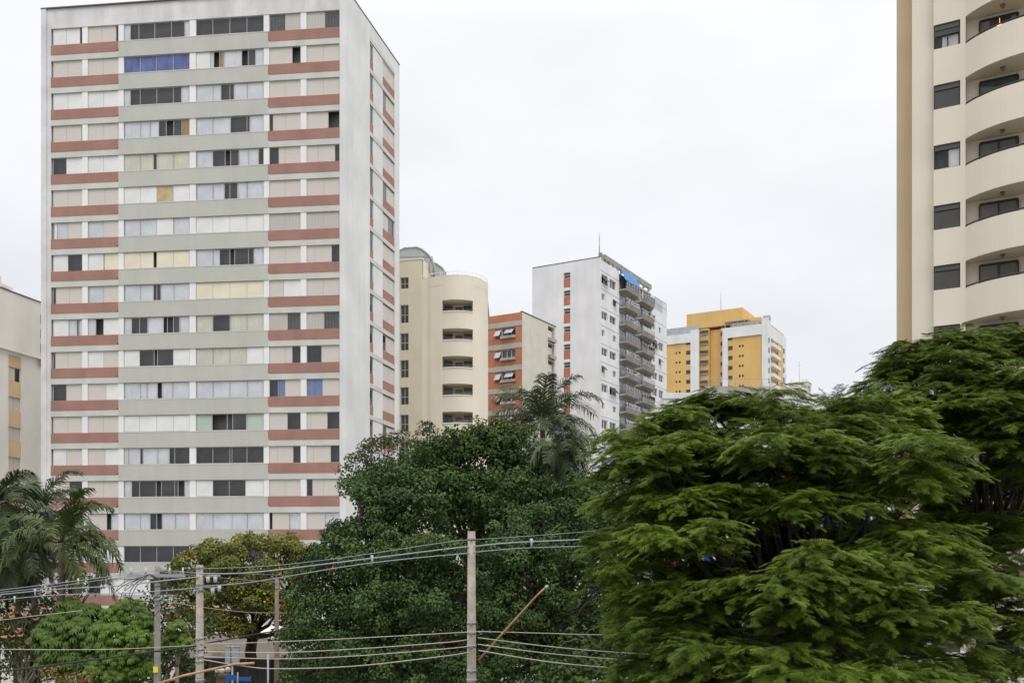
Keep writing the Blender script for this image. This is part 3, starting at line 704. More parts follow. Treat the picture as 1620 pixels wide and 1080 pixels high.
yf.put(mb, 'yellow_wall', [M['yellow']])
for h_ in hs: simple_window(yf, *h_, 'window', dep=.25, fr='alu_dark', pan=1, fw=.08)
for y in wy:
    z = yz(400, y - 40 + 5)
    s = MB(); s.box(yu(369), yu(427), .1, .5, z - 1.0, z, 0); s.box(yu(369), yu(427), .05, .12, z - 1.25, z - 1.0, 1); yf.put(s, 'recessed_window', [M['glass_far'], M['concrete']])
    s = MB(); s.box(yu(517), yu(538), .7, 1.01, z - 1.9, z - .9); yf.put(s, 'service_window', [M['glass_far']])
s = MB(); s.box(yu(300), yu(362), -.4, 3, 0, zwl, 0); s.box(0, yu(300), -.4, 2, zwl - 3.5, zwl - .9, 0)
s.box(yu(541), yu(580), -.4, 2, 0, zfl - .4, 0); s.box(yu(580), yu(838), -.4, 2, zfl - 3.4, zfl - .4, 0); s.box(yu(838), yf.L, -.4, .4, 0, zfl + 1.0, 0)
yf.put(s, 'white_frame', [M['far_white']])
s = MB(); s.box(0, yu(360), 0, .1, zwl - .8, zwl + 1.3, 0)
for k in range(9): s.box(yu(125 + k*29) - .08, yu(125 + k*29) + .08, -.08, -.01, zwl - .8, zwl + 1.4, 1)
yf.put(s, 'terrace_screen', [M['steel'], M['alu']])
s = MB(); s.box(yu(606), yu(815), .3, .6, zfl - .4, zfl + .9); s.box(yu(552), yu(735), .2, 2.5, zfl + 1.3, zfl + 1.6)
for q in (556, 600, 650, 700, 730): s.box(yu(q) - .1, yu(q) + .1, .25, .45, zfl - .4, zfl + 1.3)
yf.put(s, 'roof_pergola', [M['concrete']])
mb = MB(); yv = lambda q: ys.u(1030 + q / 4.765); f0, f1 = yv(903), yv(960)
mb.box(.42, f0, 0, 1, 0, ZY + 1, 0); mb.box(yv(995), ys.L, 0, 1, 0, ZY - .6, 0); mb.box(f0, yv(995), 0, 1, ZY - 4, ZY - .6, 0); mb.box(.6, ys.L, 1.01, 3, ZY - 4, ZY - .8, 0)
ys.put(mb, 'white_side_frame', [M['far_white']])
mb = MB(); mb.box(f1, yv(995), .1, 1, 0, ZY - 4, 0); mb.box(f0, f1, .9, 1.1, 0, ZY - 4, 0); ys.put(mb, 'yellow_side_wall', [M['yellow']])
for n in range(9):
    z = ZY - 4.6 - 2.9 * n
    s = MB(); s.box(f0, f1, -.8, .9, z - 1.9, z - .9, 0); s.box(f0, f1, .85, .899, z - .9, z + .8, 1); ys.put(s, 'side_balcony', [M['far_white'], M['glass_far']])
    for q in (885, 996):
        simple_window(ys, yv(q), yv(q) + .9 * (1 if q < 900 else 1.4), z - 1.2, z + .2, 'side_window', dep=-.06, fr='alu_dark', pan=1)
s = MB(); s.tube([(yu(487), 5, zt1), (yu(487), 5, zt1 + 6.2)], .09, n=5)
yf.put(s, 'antenna', [M['galv']])
s = MB(); s.box(yu(840), yu(890), .3, 2, ZY + 1, ZY + 2.0, 0); s.box(yv(925) , yv(960), .3, .6, 0, 1, 0)
yf.put(s, 'roof_screen', [M['steel']])

# small cream rooftop block with aerials
c = P(1262, 884, 240)
rb = empty('distant_block', (c.x, c.y, 0), 'small cream rooftop block with aerials beside the yellow tower', 'building')
A_ = V2(c.x, c.y) - e1 * 2.2; f_ = Face(A_, A_ + e1 * 4.6, rb); zr_ = P(1262, 605, 240).z
mb = MB(); mb.box(0, f_.L, 0, 4, 0, zr_); mb.box(-2.6, -.01, .5, 4, 0, zr_ - .8); mb.box(-.1, f_.L + .1, -.1, 4.1, zr_, zr_ + .15); f_.put(mb, 'wall', [M['cream']])
mb = MB(); mb.box(f_.L + .001, f_.L + .03, 1, 2.5, zr_ - 2, zr_ - .6); f_.put(mb, 'window', [M['glass_far']])
for x_, h_ in ((-2, 1.4), (-1.2, 2.4), (.2, 1.2), (2.1, 5.6), (3.0, 1.2), (3.9, 1.0)):
    mb = MB(); mb.tube([(x_, 2, zr_ - .8), (x_, 2, zr_ + h_)], .05, n=4); mb.box(x_ - .4, x_ + .4, 1.98, 2.02, zr_ + h_ * .8, zr_ + h_ * .8 + .05); f_.put(mb, 'antenna', [M['galv']])

# ------------------------------------------------------------------ white commercial building behind the big tree
cw0 = P(1050, 884, 84); A_ = V2(cw0.x, cw0.y); 
cw = empty('white_commercial_building', (A_.x, A_.y, 0), 'white low commercial building with blue and red panels behind the feathery trees', 'building')
f_ = Face(A_, A_ + V2(1, .02).normalized() * 25, cw); zc_ = P(1200, 621, 84).z
mb = MB(); hs = []
for r_ in range(4):
    for k in range(7): hs.append((1.0 + k*3.4, 3.3 + k*3.4, 3.4 + r_*4.2, 5.2 + r_*4.2))
wall_with_holes(mb, 0, f_.L, 0, zc_ - .5, hs, .4); mb.box(0, f_.L, .4, 14, 0, zc_ - .52); mb.box(-.1, 16, -.1, .3, zc_ - .5, zc_); mb.box(16, f_.L, -.1, .3, zc_ - .5, zc_ - .25)
mb.box(0, 1.8, .3, 3, zc_ - .5, zc_ - .3); f_.put(mb, 'wall', [M['far_white']])
for h_ in hs: simple_window(f_, *h_, 'window', dep=.2, fr='alu', pan=2)
for k in range(7):
    s = MB(); a = .1 + k * 3.4; s.box(a, a + .75, -.09, -.003, 2.0, zc_ - 4.5)
    f_.put(s, 'blue_panel' if k % 3 else 'red_panel', [M['bluep'] if k % 3 else M['redp']])
s = MB(); s.box(3.7, 9.8, 1, 6, zc_ - .5, zc_ + .75); f_.put(s, 'roof_tank_room', [M['concrete']])
s = MB()
for k in range(10): s.tube([(4 + k*.6, .95, zc_ + .75), (4 + k*.6, .95, zc_ + 1.4)], .02, n=4)
s.tube([(4, .95, zc_ + 1.4), (9.4, .95, zc_ + 1.4)], .02, n=4); f_.put(s, 'roof_rail', [M['galv']])

# ------------------------------------------------------------------ cream tower on the right edge with curved balconies
RP = V2(20.34, 47.27)
RA = RP; RB_ = RP + e1 * 9.0
rt = empty('cream_apartment_tower', (RP.x, RP.y, 0), 'cream apartment tower with curved balconies and dark shuttered windows at the right edge', 'building')
rf = Face(RA, RB_, rt); ru = rf.u; z0R = H + (HZ - 40.8) / F * 47.27; ZTOP = z0R + 9.5
wu1r = ru(1519.2); pu = ru(1527.5); ARC0, ARC1, SAG = pu, 7.4, 1.3
def arcpts(n=28, off=0.0):
    c = ARC1 - ARC0; rr = (c*c/4 + SAG*SAG) / (2*SAG); cx = (ARC0 + ARC1) / 2; cy = -SAG + rr; th = math.asin(c / 2 / rr)
    rr += off
    return [(cx + rr * math.sin(-th + 2*th*i/n), cy - rr * math.cos(-th + 2*th*i/n)) for i in range(n + 1)]
mb = MB(); hs = []
KR = range(-2, 12)
for k in KR: hs.append((.0, wu1r, z0R - FL*k - 1.17, z0R - FL*k))
wall_with_holes(mb, 0.0, wu1r, 0, ZTOP, hs, .3, 0)
mb.box(wu1r, pu, 0, 2.2, 0, ZTOP, 0); mb.box(ARC1, ARC1 + 3, 0, 2.2, 0, ZTOP, 0); mb.box(-.0, wu1r - .01, .6, 2.2, 0, ZTOP - .01)
mb.box(-.6, ARC1 + 3, 2.21, 12, 0, ZTOP - .02)
rf.put(mb, 'main_wall', [M['beige2']])
# strips set back on the left
s = MB(); s.box(ru(1443.3) - .06, -.003, .35, 2.0, 0, ZTOP - .1); rf.put(s, 'stepped_wall', [M['beige2']])
s = MB(); s.box(ru(1419.5) - .16, ru(1443.3) - .065, .9, 3.5, 0, ZTOP - .2)
rf.put(s, 'tan_wall', [M['tan']])
arc = arcpts(); arci = arcpts(off=-.14)
wspec = {0: 'open', 2: 'open2', 1: 'shut', 3: 'shut', 4: 'shut2', 5: 'shut', -1: 'shut'}
for k in KR:
    zt_k = z0R - FL * k; zb_k = zt_k - 1.17; zt_o = zt_k + .05
    # shuttered window: dark metal frame, roll box, slatted shutter, glass
    W_ = wu1r; h = 1.17; m_ = MB()
    m_.box(0, W_, .10, .16, 0, .05, 0); m_.box(0, W_, .10, .16, h - .05, h, 0); m_.box(0, .05, .10, .16, .05, h - .05, 0); m_.box(W_ - .05, W_, .10, .16, .05, h - .05, 0)
    m_.face([(0, .55, 0), (W_, .55, 0), (W_, .55, h), (0, .55, h)], 2)
    m_.face([(0.05, .14, .05), (W_ - .05, .14, .05), (W_ - .05, .14, h), (.05, .14, h)], 1)
    kd = wspec.get(k, 'shut')
    if kd != 'shut': m_.box(W_ * .52 - .03, W_ * .52 + .03, .11, .17, .05, h * .7, 0)
    p_ = rf.pt(0) - Vector((RP.x, RP.y, 0)); p_.z = zb_k
    o = m_.build('shuttered_window', [M['alu_dark'], M['glass'], M['dark']], rt, p_, rf.rz)
    sh = MB(); zlow = {'open': h * .55, 'open2': h * .78, 'shut': .05, 'shut2': .05}[kd]
    sh.box(.05, W_ - .05, .06, .12, h - .26, h - .05)
    zz = zlow
    while zz < h - .3: sh.box(.05, W_ - .05, .095, .118, zz, zz + .045); sh.box(.05, W_ - .05, .105, .118, zz + .045, zz + .055); zz += .055
    sh.build('shutter', [mat('charcoal_shutter', (.085, .083, .08), rough=.55) if 'charcoal' not in M else M['charcoal']], o); M['charcoal'] = bpy.data.materials['charcoal_shutter']
    if kd == 'open':
        cu_ = MB(); cu_.face([(W_*.3, .3, .1), (W_*.9, .3, .1), (W_*.9, .3, h*.55), (W_*.3, .3, h*.55)]); cu_.build('curtain', [M['cur_c']], o)
    if kd == 'open2':
        cu_ = MB(); cu_.face([(W_*.55, .2, .06), (W_*.95, .2, .06), (W_*.95, .2, h*.78), (W_*.55, .2, h*.78)]); cu_.build('curtain', [M['cur_c']], o)
    # parapet of the balcony below this opening
    zrail = zt_k - 1.24
    zbelow = zt_o - FL
    b = MB()
    for i in range(len(arc) - 1):
        a, c_ = arc[i], arc[i+1]; ai, ci = arci[i], arci[i+1]
        b.face([(*a, zbelow), (*c_, zbelow), (*c_, zrail), (*a, zrail)], 0, True)
        b.face([(*ci, zbelow + .3), (*ai, zbelow + .3), (*ai, zrail), (*ci, zrail)], 0, True)
        b.face([(*a, zrail), (*c_, zrail), (*ci, zrail), (*ai, zrail)], 0)
    b.face([(x, y, zbelow) for x, y in reversed(arc + [(ARC1, 2.0), (ARC0, 2.0)])], 0)
    b.face([(x, y, zbelow + .3) for x, y in arci + [(ARC1, 2.0), (ARC0, 2.0)]], 0)
    b.face([(ARC0, .52, zbelow + .3), (ARC1, .52, zbelow + .3), (ARC1, .52, zt_o), (ARC0, .52, zt_o)], 0)
    o = b.build('balcony', [M['beige2']], rt, rf.loc, rf.rz)
    r = MB(); r.tube([(x, y, zrail + .09) for x, y in arcpts(off=-.05)], .035, n=6)
    for i in range(0, len(arc), 4): r.tube([(*arcpts(off=-.05)[i], zrail), (*arcpts(off=-.05)[i], zrail + .09)], .02, n=4)
    r.build('handrail', [M['alu_dark']], o)
    d_ = MB(); xa, xb = 1.98, 3.62
    d_.box(xa, xb, .42, .51, zbelow + .3, zt_o - .19, 1); d_.box(xa, xb, .36, .42, zt_o - .24, zt_o - .17, 0)
    for t in (0, .5, 1): xx = xa + (xb - xa) * t; d_.box(xx - .035, xx + .035, .36, .42, zbelow + .3, zt_o - .24, 0)
    dd = d_.build('balcony_door', [M['alu_dark'], M['glass_far']], o)
    if k in (0, 3, 2, 4):
        cu_ = MB(); n_ = 30; mm = 'cur_m' if k in (2, 4) else 'cur_c'
        for i in range(n_):
            if k == 0 and .2 < i / n_ < .85: continue
            x_a = xa + .1 + (xb - xa - .2) * i / n_; x_b = xa + .1 + (xb - xa - .2) * (i + 1) / n_
            cu_.face([(x_a, 0.412 - .02 * (i % 2), zbelow + .4), (x_b, 0.412 - .02 * ((i+1) % 2), zbelow + .4), (x_b, 0.412 - .02 * ((i+1) % 2), zt_o - .28), (x_a, 0.412 - .02 * (i % 2), zt_o - .28)], 0, True)
        cu_.build('curtain', [M['cur_dim'] if 'cur_dim' in M else M.setdefault('cur_dim', mat('curtain_dim', (.17, .165, .15)))], dd)
    l_ = MB(); l_.tube([(3.0, -.25, zt_o - .001), (3.0, -.25, zt_o - .05)], .11, n=10); l_.ball((3.0, -.25, zt_o - .09), .09, 0); l_.build('ceiling_lamp', [M['stone']], o)
    if k == 0:
        em = bpy.data.materials.new('lamp_glow'); em.use_nodes = True; bb = em.node_tree.nodes['Principled BSDF']; bb.inputs['Emission Color'].default_value = (1, .55, .12, 1); bb.inputs['Emission Strength'].default_value = 1.6; bb.inputs['Base Color'].default_value = (.8, .5, .1, 1)
        l_ = MB(); l_.box(2.72, 2.96, .31, .35, zt_o - .80, zt_o - .56); l_.box(2.75, 2.93, .28, .309, zt_o - .77, zt_o - .59); l_.tube([(2.84, .33, zt_o - .3), (2.84, .33, zt_o - .56)], .01, n=4); l_.build('lit_lamp', [em], o)
    if k == 1:
        l_ = MB(); l_.v = [(1.5, .4, zrail + .1), (1.62, .2, zrail + .1), (1.6, .2, zrail + .55), (1.52, .3, zrail + .6)]; l_.f = [(0, 1, 2, 3)]; l_.m = [0]; l_.sm = [False]; l_.build('hanging_cloth', [M['white']], o)

# ------------------------------------------------------------------ low buildings at street level
c = P(300, 884, 66); A_ = V2(c.x, c.y)
sb = empty('shop_building', (A_.x, A_.y, 0), 'low shop building with cream curved canopy and gold letters behind the cables', 'building')
f_ = Face(A_, A_ + V2(11, .3), sb); zs_ = 4.6
mb = MB(); mb.box(-3, f_.L + 9, 2.2, 9, 0, zs_ - .5); mb.box(-3, f_.L + 9, 2.0, 9.2, zs_ - .5, zs_ - .2); f_.put(mb, 'wall', [M['pale']])
cn = MB(); nn = 18; pa = []
for i in range(nn + 1):
    t = i / nn; pa.append((-2 + 9.3 * t, 3.05 + 1.5 * math.sqrt(max(0, 1 - t ** 3.2)) if t < 1 else 3.05))
for i in range(nn):
    (xa, za), (xb, zb2) = pa[i], pa[i+1]
    cn.face([(xa, 0, 3.0), (xb, 0, 3.0), (xb, 0, zb2), (xa, 0, za)]); cn.face([(xa, 0, za), (xb, 0, zb2), (xb, 2.0, zb2), (xa, 2.0, za)]); cn.face([(xa, 2.0, 3.0), (xb, 2.0, 3.0), (xb, 0, 3.0), (xa, 0, 3.0)])
cn.box(-2, 7.4, -.05, 0, 2.85, 3.05)
f_.put(cn, 'canopy', [M['awning']])
mb = MB(); mb.box(-2.5, f_.L + 8, 2.1, 2.19, 0, 2.9, 0)
for k in range(14): mb.box(-2.5 + k*1.5, -2.4 + k*1.5, 2.0, 2.09, 0, 2.9, 1)
f_.put(mb, 'shop_front', [M['glass_far'], M['alu_dark']])
mb = MB(); mb.box(8.2, f_.L + 9, 1.5, 2.0, 2.9, 3.9); f_.put(mb, 'wine_fascia', [M['wine']])
def text(body, size, mat_, parent, loc, rz=0, ext=.02, name='lettering'):
    cu = bpy.data.curves.new(name, 'FONT'); cu.body = body; cu.size = size; cu.extrude = ext; cu.align_x = 'CENTER'
    o = bpy.data.objects.new('tmp', cu); C.objects.link(o); bpy.context.view_layer.update()
    me = bpy.data.meshes.new_from_object(o.evaluated_get(bpy.context.evaluated_depsgraph_get())); bpy.data.objects.remove(o)
    me.materials.clear(); me.materials.append(mat_); me.transform(Matrix.Rotation(R(90), 4, 'X'))
    o = bpy.data.objects.new(name, me); C.objects.link(o); o.parent = parent; o.location = loc; o.rotation_euler = (0, 0, rz); return o
text('ARG', .55, M['gold'], sb, (2.05, -.1, 3.12), f_.rz)

c = P(70, 884, 62); A_ = V2(c.x, c.y)
hb = empty('garden_wall', (A_.x, A_.y, 0), 'pale rendered garden wall with wine red pier behind the flowering tree', 'wall')
f_ = Face(A_, A_ + V2(9, .2), hb)
mb = MB(); mb.box(-6, 8.2, 0, .3, 0, 4.1); mb.box(-6.05, 8.25, -.05, .35, 4.1, 4.2); f_.put(mb, 'wall', [M['pale']])
mb = MB(); mb.box(2.3, 3.2, -.1, .36, 0, 3.2); f_.put(mb, 'pier', [M['wine']])
for k in range(4):
    mb = MB(); mb.box(-4.5 + k*2.6, -3.3 + k*2.6, -.04, .02, 1.6, 3.0); f_.put(mb, 'opening', [M['glass_far']])
# white picket fence
c = P(236, 884, 60); pk = empty('picket_fence', (c.x, c.y, 0), 'white metal railing at the bottom edge beside the yellow marked pole', 'fence')
mb = MB()
for k in range(16): mb.box(k*.14, k*.14 + .05, 0, .03, .1, 1.95)
mb.box(0, 2.2, .03, .06, 1.6, 1.66); mb.box(0, 2.2, .03, .06, .5, .56); mb.build('railing', [M['white']], pk)
mb = MB(); mb.box(-.06, -.005, 0, .06, 0, 2.05); mb.box(2.2, 2.26, 0, .06, 0, 2.05); mb.build('post', [M['white']], pk)

# ------------------------------------------------------------------ poles and street furniture
def pole(px, ptop, D, r0, r1, label, m, collars=(), group='utility poles along the street'):
    c = P(px, ptop, D); root = empty('utility_pole', (c.x, D, 0), label, 'utility pole', group)
    mb = MB(); hgt = c.z; mb.tube([(0, 0, 0), (0, 0, hgt * .5), (0, 0, hgt)], [r1, (r0 + r1) / 2, r0], 0, 20); mb.build('shaft', [m], root)
    for y in collars:
        z = P(px, y, D).z; rr = r1 + (r0 - r1) * z / hgt
        k = MB(); k.tube([(0, 0, z - .035), (0, 0, z + .035)], rr + .012, 0, 16); k.box(-.03, .03, -rr - .06, -rr, z - .03, z + .03); k.build('band_clamp', [M['galv']], root)
    return root
POLE_C = pole(746, 840, 27, .105, .165, 'tall pale concrete utility pole in front of the dark green tree', M['pole'], (852, 984.5, 1000, 1021, 1060, 1075))
POLE_2 = pole(316, 893, 29.5, .10, .155, 'pale concrete utility pole in front of the yellowish tree', M['pole'], (897, 924, 933, 1009, 1026, 1037, 1045, 1075))
M['pole_grey'] = mat('pole_dirty_grey', (.235, .22, .195), var=.15, scale=3, streak=.2, fine=.1)
POLE_3 = pole(249, 895, 37, .092, .165, 'dark topped utility pole with yellow sticker and crossarm, nearest the bright green tree', M['pole_grey'], (925, 942, 948))
POLE_4 = pole(438, 915, 50, .095, .16, 'slim brown utility pole standing in front of the yellowish tree trunk', M['pole_brown'], (930, 1010))
# crossarm with insulators, and a coil of loose service wires, on the dark topped pole
s = MB(); zt3 = P(249, 895, 37).z
s.box(-1.1, 1.1, -.16, -.06, zt3 - .42, zt3 - .30); crossarm = s.build('crossarm', [M['galv']], POLE_3)
for x_ in (-.95, -.4, .5, 1.0):
    s = MB(); s.tube([(x_, -.11, zt3 - .3), (x_, -.11, zt3 - .05)], [.05, .03], 0, 8); s.build('insulator', [M['ceramic']], crossarm)
s = MB(); random.seed(3)
for k in range(9):
    a = random.uniform(0, 6.28); r_ = random.uniform(.3, 1.5); pts = []
    for i in range(9):
        t = i / 8; pts.append((-.2 - r_ * math.sin(t * 3.14) * (1 if k % 3 else -.6), -.2 + .1 * math.sin(k), zt3 - .3 - t * random.uniform(.9, 1.1) * (1.0 + .12 * k)))
    s.tube(pts, .014, 0, 5)
s.build('service_wires', [M['wire_black']], POLE_3)
s = MB(); s.box(-.085, .085, -.2, -.17, P(258, 1062, 37).z, P(258, 1053, 37).z); s.build('sticker', [mat('yellow_sticker', (.75, .6, .05))], POLE_3)
s = MB(); zt2 = P(316, 893, 29.5).z
for x_, z_ in ((.28, -.35), (.5, -.35), (.42, -.7), (.62, -.62)):
    s.tube([(x_, -.1, zt2 + z_), (x_, -.1, zt2 + z_ - .18)], [.06, .05], 0, 10)
s.build('insulator', [M['ceramic']], POLE_2)
s = MB(); s.tube([(.08, 0, zt2 - .33), (.65, -.08, zt2 - .33)], .025, 0, 6); s.build('bracket', [M['galv']], POLE_2); s = MB(); s.tube([(.08, 0, zt2 - .68), (.65, -.08, zt2 - .68)], .025, 0, 6); s.build('bracket', [M['galv']], POLE_2)
# lamp arms (bare curved pipes)
def local(root, px, py, D): q = P(px, py, D); return q - Vector((root.location.x, root.location.y, 0))
s = MB(); s.tube([local(POLE_C, 757, 1043, 27), local(POLE_C, 790, 1007, 26.6), local(POLE_C, 830, 963, 26.1), local(POLE_C, 850, 941, 25.8), local(POLE_C, 862, 930, 25.7)], [.032, .032, .030, .028, .028], 0, 8)
arm = s.build('lamp_arm', [M['rust']], POLE_C)
s = MB(); s.tube([local(POLE_C, 862, 930, 25.7), local(POLE_C, 868, 927, 25.7)], .05, 0, 8); s.build('arm_tip', [M['galv']], arm)
s = MB(); s.tube([local(POLE_2, 246, 1082, 29), local(POLE_2, 290, 1068, 29.2), local(POLE_2, 335, 1058, 29.2), local(POLE_2, 370, 1050, 29), local(POLE_2, 402, 1048, 28.8)], .036, 0, 8)
s.build('lamp_arm', [M['rust']], POLE_2)

# grey lamp post
c = P(424, 1033, 52); lp = empty('lamp_post', (c.x, 52, 0), 'thin pale grey post right of the yellowish tree trunk', 'post')
s = MB(); s.tube([(0, 0, 0), (0, 0, c.z)], .05, 0, 10); s.ball((0, 0, c.z), .055); s.build('shaft', [M['steel']], lp); s = MB(); s.tube([(0, 0, 0), (0, 0, .3)], .09, 0, 10); s.build('base', [M['steel']], lp)
# post with two pale boxes and the blue street sign
c = P(367.5, 1020, 48); tp = empty('signal_post', (c.x, 48, 0), 'grey post with two pale signal boxes beside the gold lettered canopy', 'signal post')
s = MB(); s.tube([(0, 0, 0), (0, 0, c.z)], .055, 0, 10); s.build('shaft', [M['galv']], tp)
for a, b in ((-.31, -.07), (.05, .36)):
    s = MB(); s.box(a, b, -.16, .02, c.z - .85, c.z - .08); s.box(a - .02, b + .02, -.18, .0, c.z - .075, c.z - .03)
    o = s.build('signal_box', [M['steel']], tp); s = MB(); s.box(min(abs(a), abs(b)) * (1 if a > 0 else -1), 0, -.08, -.04, c.z - .5, c.z - .45); s.build('bracket', [M['alu']], o)
c = P(376, 1066, 46); sp_ = empty('street_sign', (c.x, 46, 0), 'blue street name sign on a short post at the bottom edge', 'sign')
s = MB(); s.tube([(0, 0, 0), (0, 0, c.z + .1)], .03, 0, 8); s.build('post', [M['galv']], sp_)
s = MB(); s.box(-.58, -.04, -.05, -.03, c.z - .28, c.z - .02); s.build('blade', [M['sign_blue']], sp_)
s = MB(); s.box(.04, .55, -.02, 0, c.z - .3, c.z - .12); s.box(.55, .62, -.03, .01, c.z - .34, c.z - .08); s.build('blade', [M['sign_blue']], sp_)
c = P(352, 1070, 58); gp = empty('globe_lamp', (c.x, 58, 0), 'cluster of three white globe lamps on a brown stone pillar', 'lamp')
s = MB(); s.box(-.3, .3, -.3, .3, 0, c.z + .05); s.box(-.36, .36, -.36, .36, c.z + .05, c.z + .15); s.build('pillar', [M['stone']], gp)
for x_, z_ in ((-.28, .38), (0, .34), (.32, .42)):
    s = MB(); s.ball((x_, 0, c.z + z_), .17, n=16, m=10); s.build('globe', [M['globe']], gp)
    s = MB(); s.tube([(x_, 0, c.z + .14), (x_, 0, c.z + z_ - .15)], .03, 0, 6); s.build('stem', [M['galv']], gp)

# ------------------------------------------------------------------ overhead cables
def cable(pts, r, m, label, ties=0, name='overhead_cable'):
    """pts: (px, py, D) picture points turned into places in the street"""
    q = [P(*p) for p in pts]; root_p = q[0]; path = []
    for i in range(len(q) - 1):
        p_1 = q[max(i-1, 0)]; a = q[i]; b = q[i+1]; c_ = q[min(i+2, len(q)-1)]
        for j in range(8):
            t = j / 8; path.append(.5 * (2*a + (b - p_1) * t + (2*p_1 - 5*a + 4*b - c_) * t*t + (3*a - 3*b + c_ - p_1) * t**3))
    path.append(q[-1]); path = [x - root_p for x in path]
    s = MB(); s.tube(path, r * .8, 0, 6); o = s.build(name, [m], None, root_p); tag(o, label, 'cable', 'overhead cables along the street')
    if ties:
        for k in range(ties):
            i = int((k + .6) * len(path) / (ties + .4)); c_ = path[min(i, len(path) - 1)]
            t = MB(); t.tube([c_ + Vector((0, 0, .09)), c_ - Vector((0, 0, .16))], .03, 0, 6); t.tube([c_ + Vector((-.05, 0, .05)), c_ + Vector((.05, 0, .0))], .025, 0, 5); t.build('spacer', [M['ceramic']], o)
    return o
G = M['wire_grey']; T = M['wire_tan']; K = M['wire_black']
cable([(746, 853, 27), (700, 858, 27), (540, 882, 27.7), (420, 895, 28.5), (316, 899, 29.4)], .012, G, 'thin topmost cable between the tall pale pole and the pole beside the yellowish tree')
cable([(742, 865, 26.9), (715, 867, 27), (545, 888, 27.7), (400, 905, 28.5), (316, 907, 29.3)], .026, G, 'thick grey cable with a spacer, second from the top, left of the tall pale pole', 1)
cable([(742, 874.5, 26.9), (640, 884, 27.3), (545, 896, 27.7), (400, 920, 28.6), (316, 927, 29.3)], .02, G, 'grey cable below the thick one, left of the tall pale pole')
cable([(750, 853, 27), (830, 848, 26.2), (939, 839.5, 25.4), (1080, 826, 24.5)], .010, G, 'thin cable rising right from the tall pale pole top')
cable([(750, 864, 26.9), (812, 858, 26.3), (950, 852, 25.4), (1080, 846, 24.5)], .026, G, 'thick grey cable with a spacer right of the tall pale pole', 1)
cable([(750, 873, 26.9), (830, 866.5, 26.3), (958, 863, 25.4), (1080, 860, 24.5)], .02, G, 'lower grey cable running right from near the tall pale pole top')
cable([(316, 912, 29.3), (250, 919, 30.5), (180, 926.5, 32), (90, 931.5, 34), (0, 940, 36), (-80, 948, 38)], .026, G, 'thick grey cable with spacers running left from the pole beside the yellowish tree', 2)
cable([(316, 929, 29.3), (197, 938, 31.5), (100, 940, 33.5), (0, 948.5, 36), (-80, 958, 38)], .02, G, 'grey cable lowest of the upper set on the far left', 2)
cable([(249, 902, 37), (190, 909, 37), (100, 921, 37), (0, 933, 37), (-90, 943, 37)], .018, G, 'cable running left from the top of the dark topped pole', 1)
cable([(249, 907, 37), (190, 913, 37), (80, 928, 37), (0, 936.5, 37), (-90, 945, 37)], .018, G, 'second cable running left below the top of the dark topped pole')
cable([(249, 900, 37), (316, 906, 33), (400, 907.5, 38), (490, 911, 45)], .014, G, 'cable crossing just behind the top of the pole beside the yellowish tree')
cable([(249, 902, 37), (300, 909, 40), (438, 921, 50)], .016, G, 'cable between the dark topped pole and the slim brown pole')
cable([(250, 947, 37), (300, 957, 41), (380, 967, 46), (438, 969, 50), (490, 968, 53)], .02, T, 'pale sagging cable crossing the yellowish tree crown')
cable([(-60, 988, 34), (4, 980, 34), (60, 973, 34), (96, 969, 34), (130, 965, 34)], .015, T, 'short thin cable in front of the orange flowers')
cable([(-80, 1027, 33), (0, 1026.5, 32), (120, 1027, 31), (200, 1025.5, 30.4), (310, 1020, 29.4)], .016, T, 'thin pale cable running left below the bright green tree top')
cable([(-80, 1073, 33), (0, 1062, 32), (100, 1049, 31), (200, 1036, 30.4), (310, 1021, 29.4)], .042, K, 'thick black cable sloping across the lower left corner')
cable([(318, 1018.5, 29.4), (370, 1009, 31), (420, 1000, 33), (490, 990, 36)], .03, K, 'black cable rising right from the pole beside the yellowish tree')
cable([(742, 999, 26.8), (690, 1002, 27), (560, 1009, 27.8), (450, 1014, 28.4), (366, 1017, 29), (318, 1018, 29.3)], .016, T, 'uppermost of the four low pale cables left of the tall pale pole')
cable([(742, 1011, 26.8), (700, 1016, 27), (560, 1026, 27.8), (440, 1031.5, 28.5), (323, 1030, 29.3)], .018, T, 'second of the four low pale cables left of the tall pale pole')
cable([(742, 1021.5, 26.8), (700, 1026, 27), (560, 1037, 27.8), (440, 1041.5, 28.5), (323, 1038, 29.3)], .018, T, 'third of the four low pale cables left of the tall pale pole')
cable([(742, 1031, 26.8), (700, 1037.5, 27), (560, 1053, 27.8), (436, 1057, 28.5), (380, 1052, 29), (323, 1043, 29.3)], .02, T, 'lowest of the four low pale cables left of the tall pale pole')
cable([(754, 998, 26.8), (860, 1001, 26.2), (960, 1003.5, 25.6), (1100, 1002, 25)], .016, T, 'uppermost of the four low pale cables right of the tall pale pole')
cable([(756, 1008, 26.8), (860, 1021, 26.2), (960, 1030, 25.6), (1100, 1038, 25)], .018, T, 'second of the four low pale cables right of the tall pale pole')
cable([(756, 1018.5, 26.8), (860, 1032, 26.2), (960, 1041, 25.6), (1100, 1050, 25)], .018, T, 'third of the four low pale cables right of the tall pale pole')
cable([(757, 1028, 26.8), (860, 1045, 26.2), (960, 1055, 25.6), (1100, 1064, 25)], .02, T, 'lowest of the four low pale cables right of the tall pale pole')

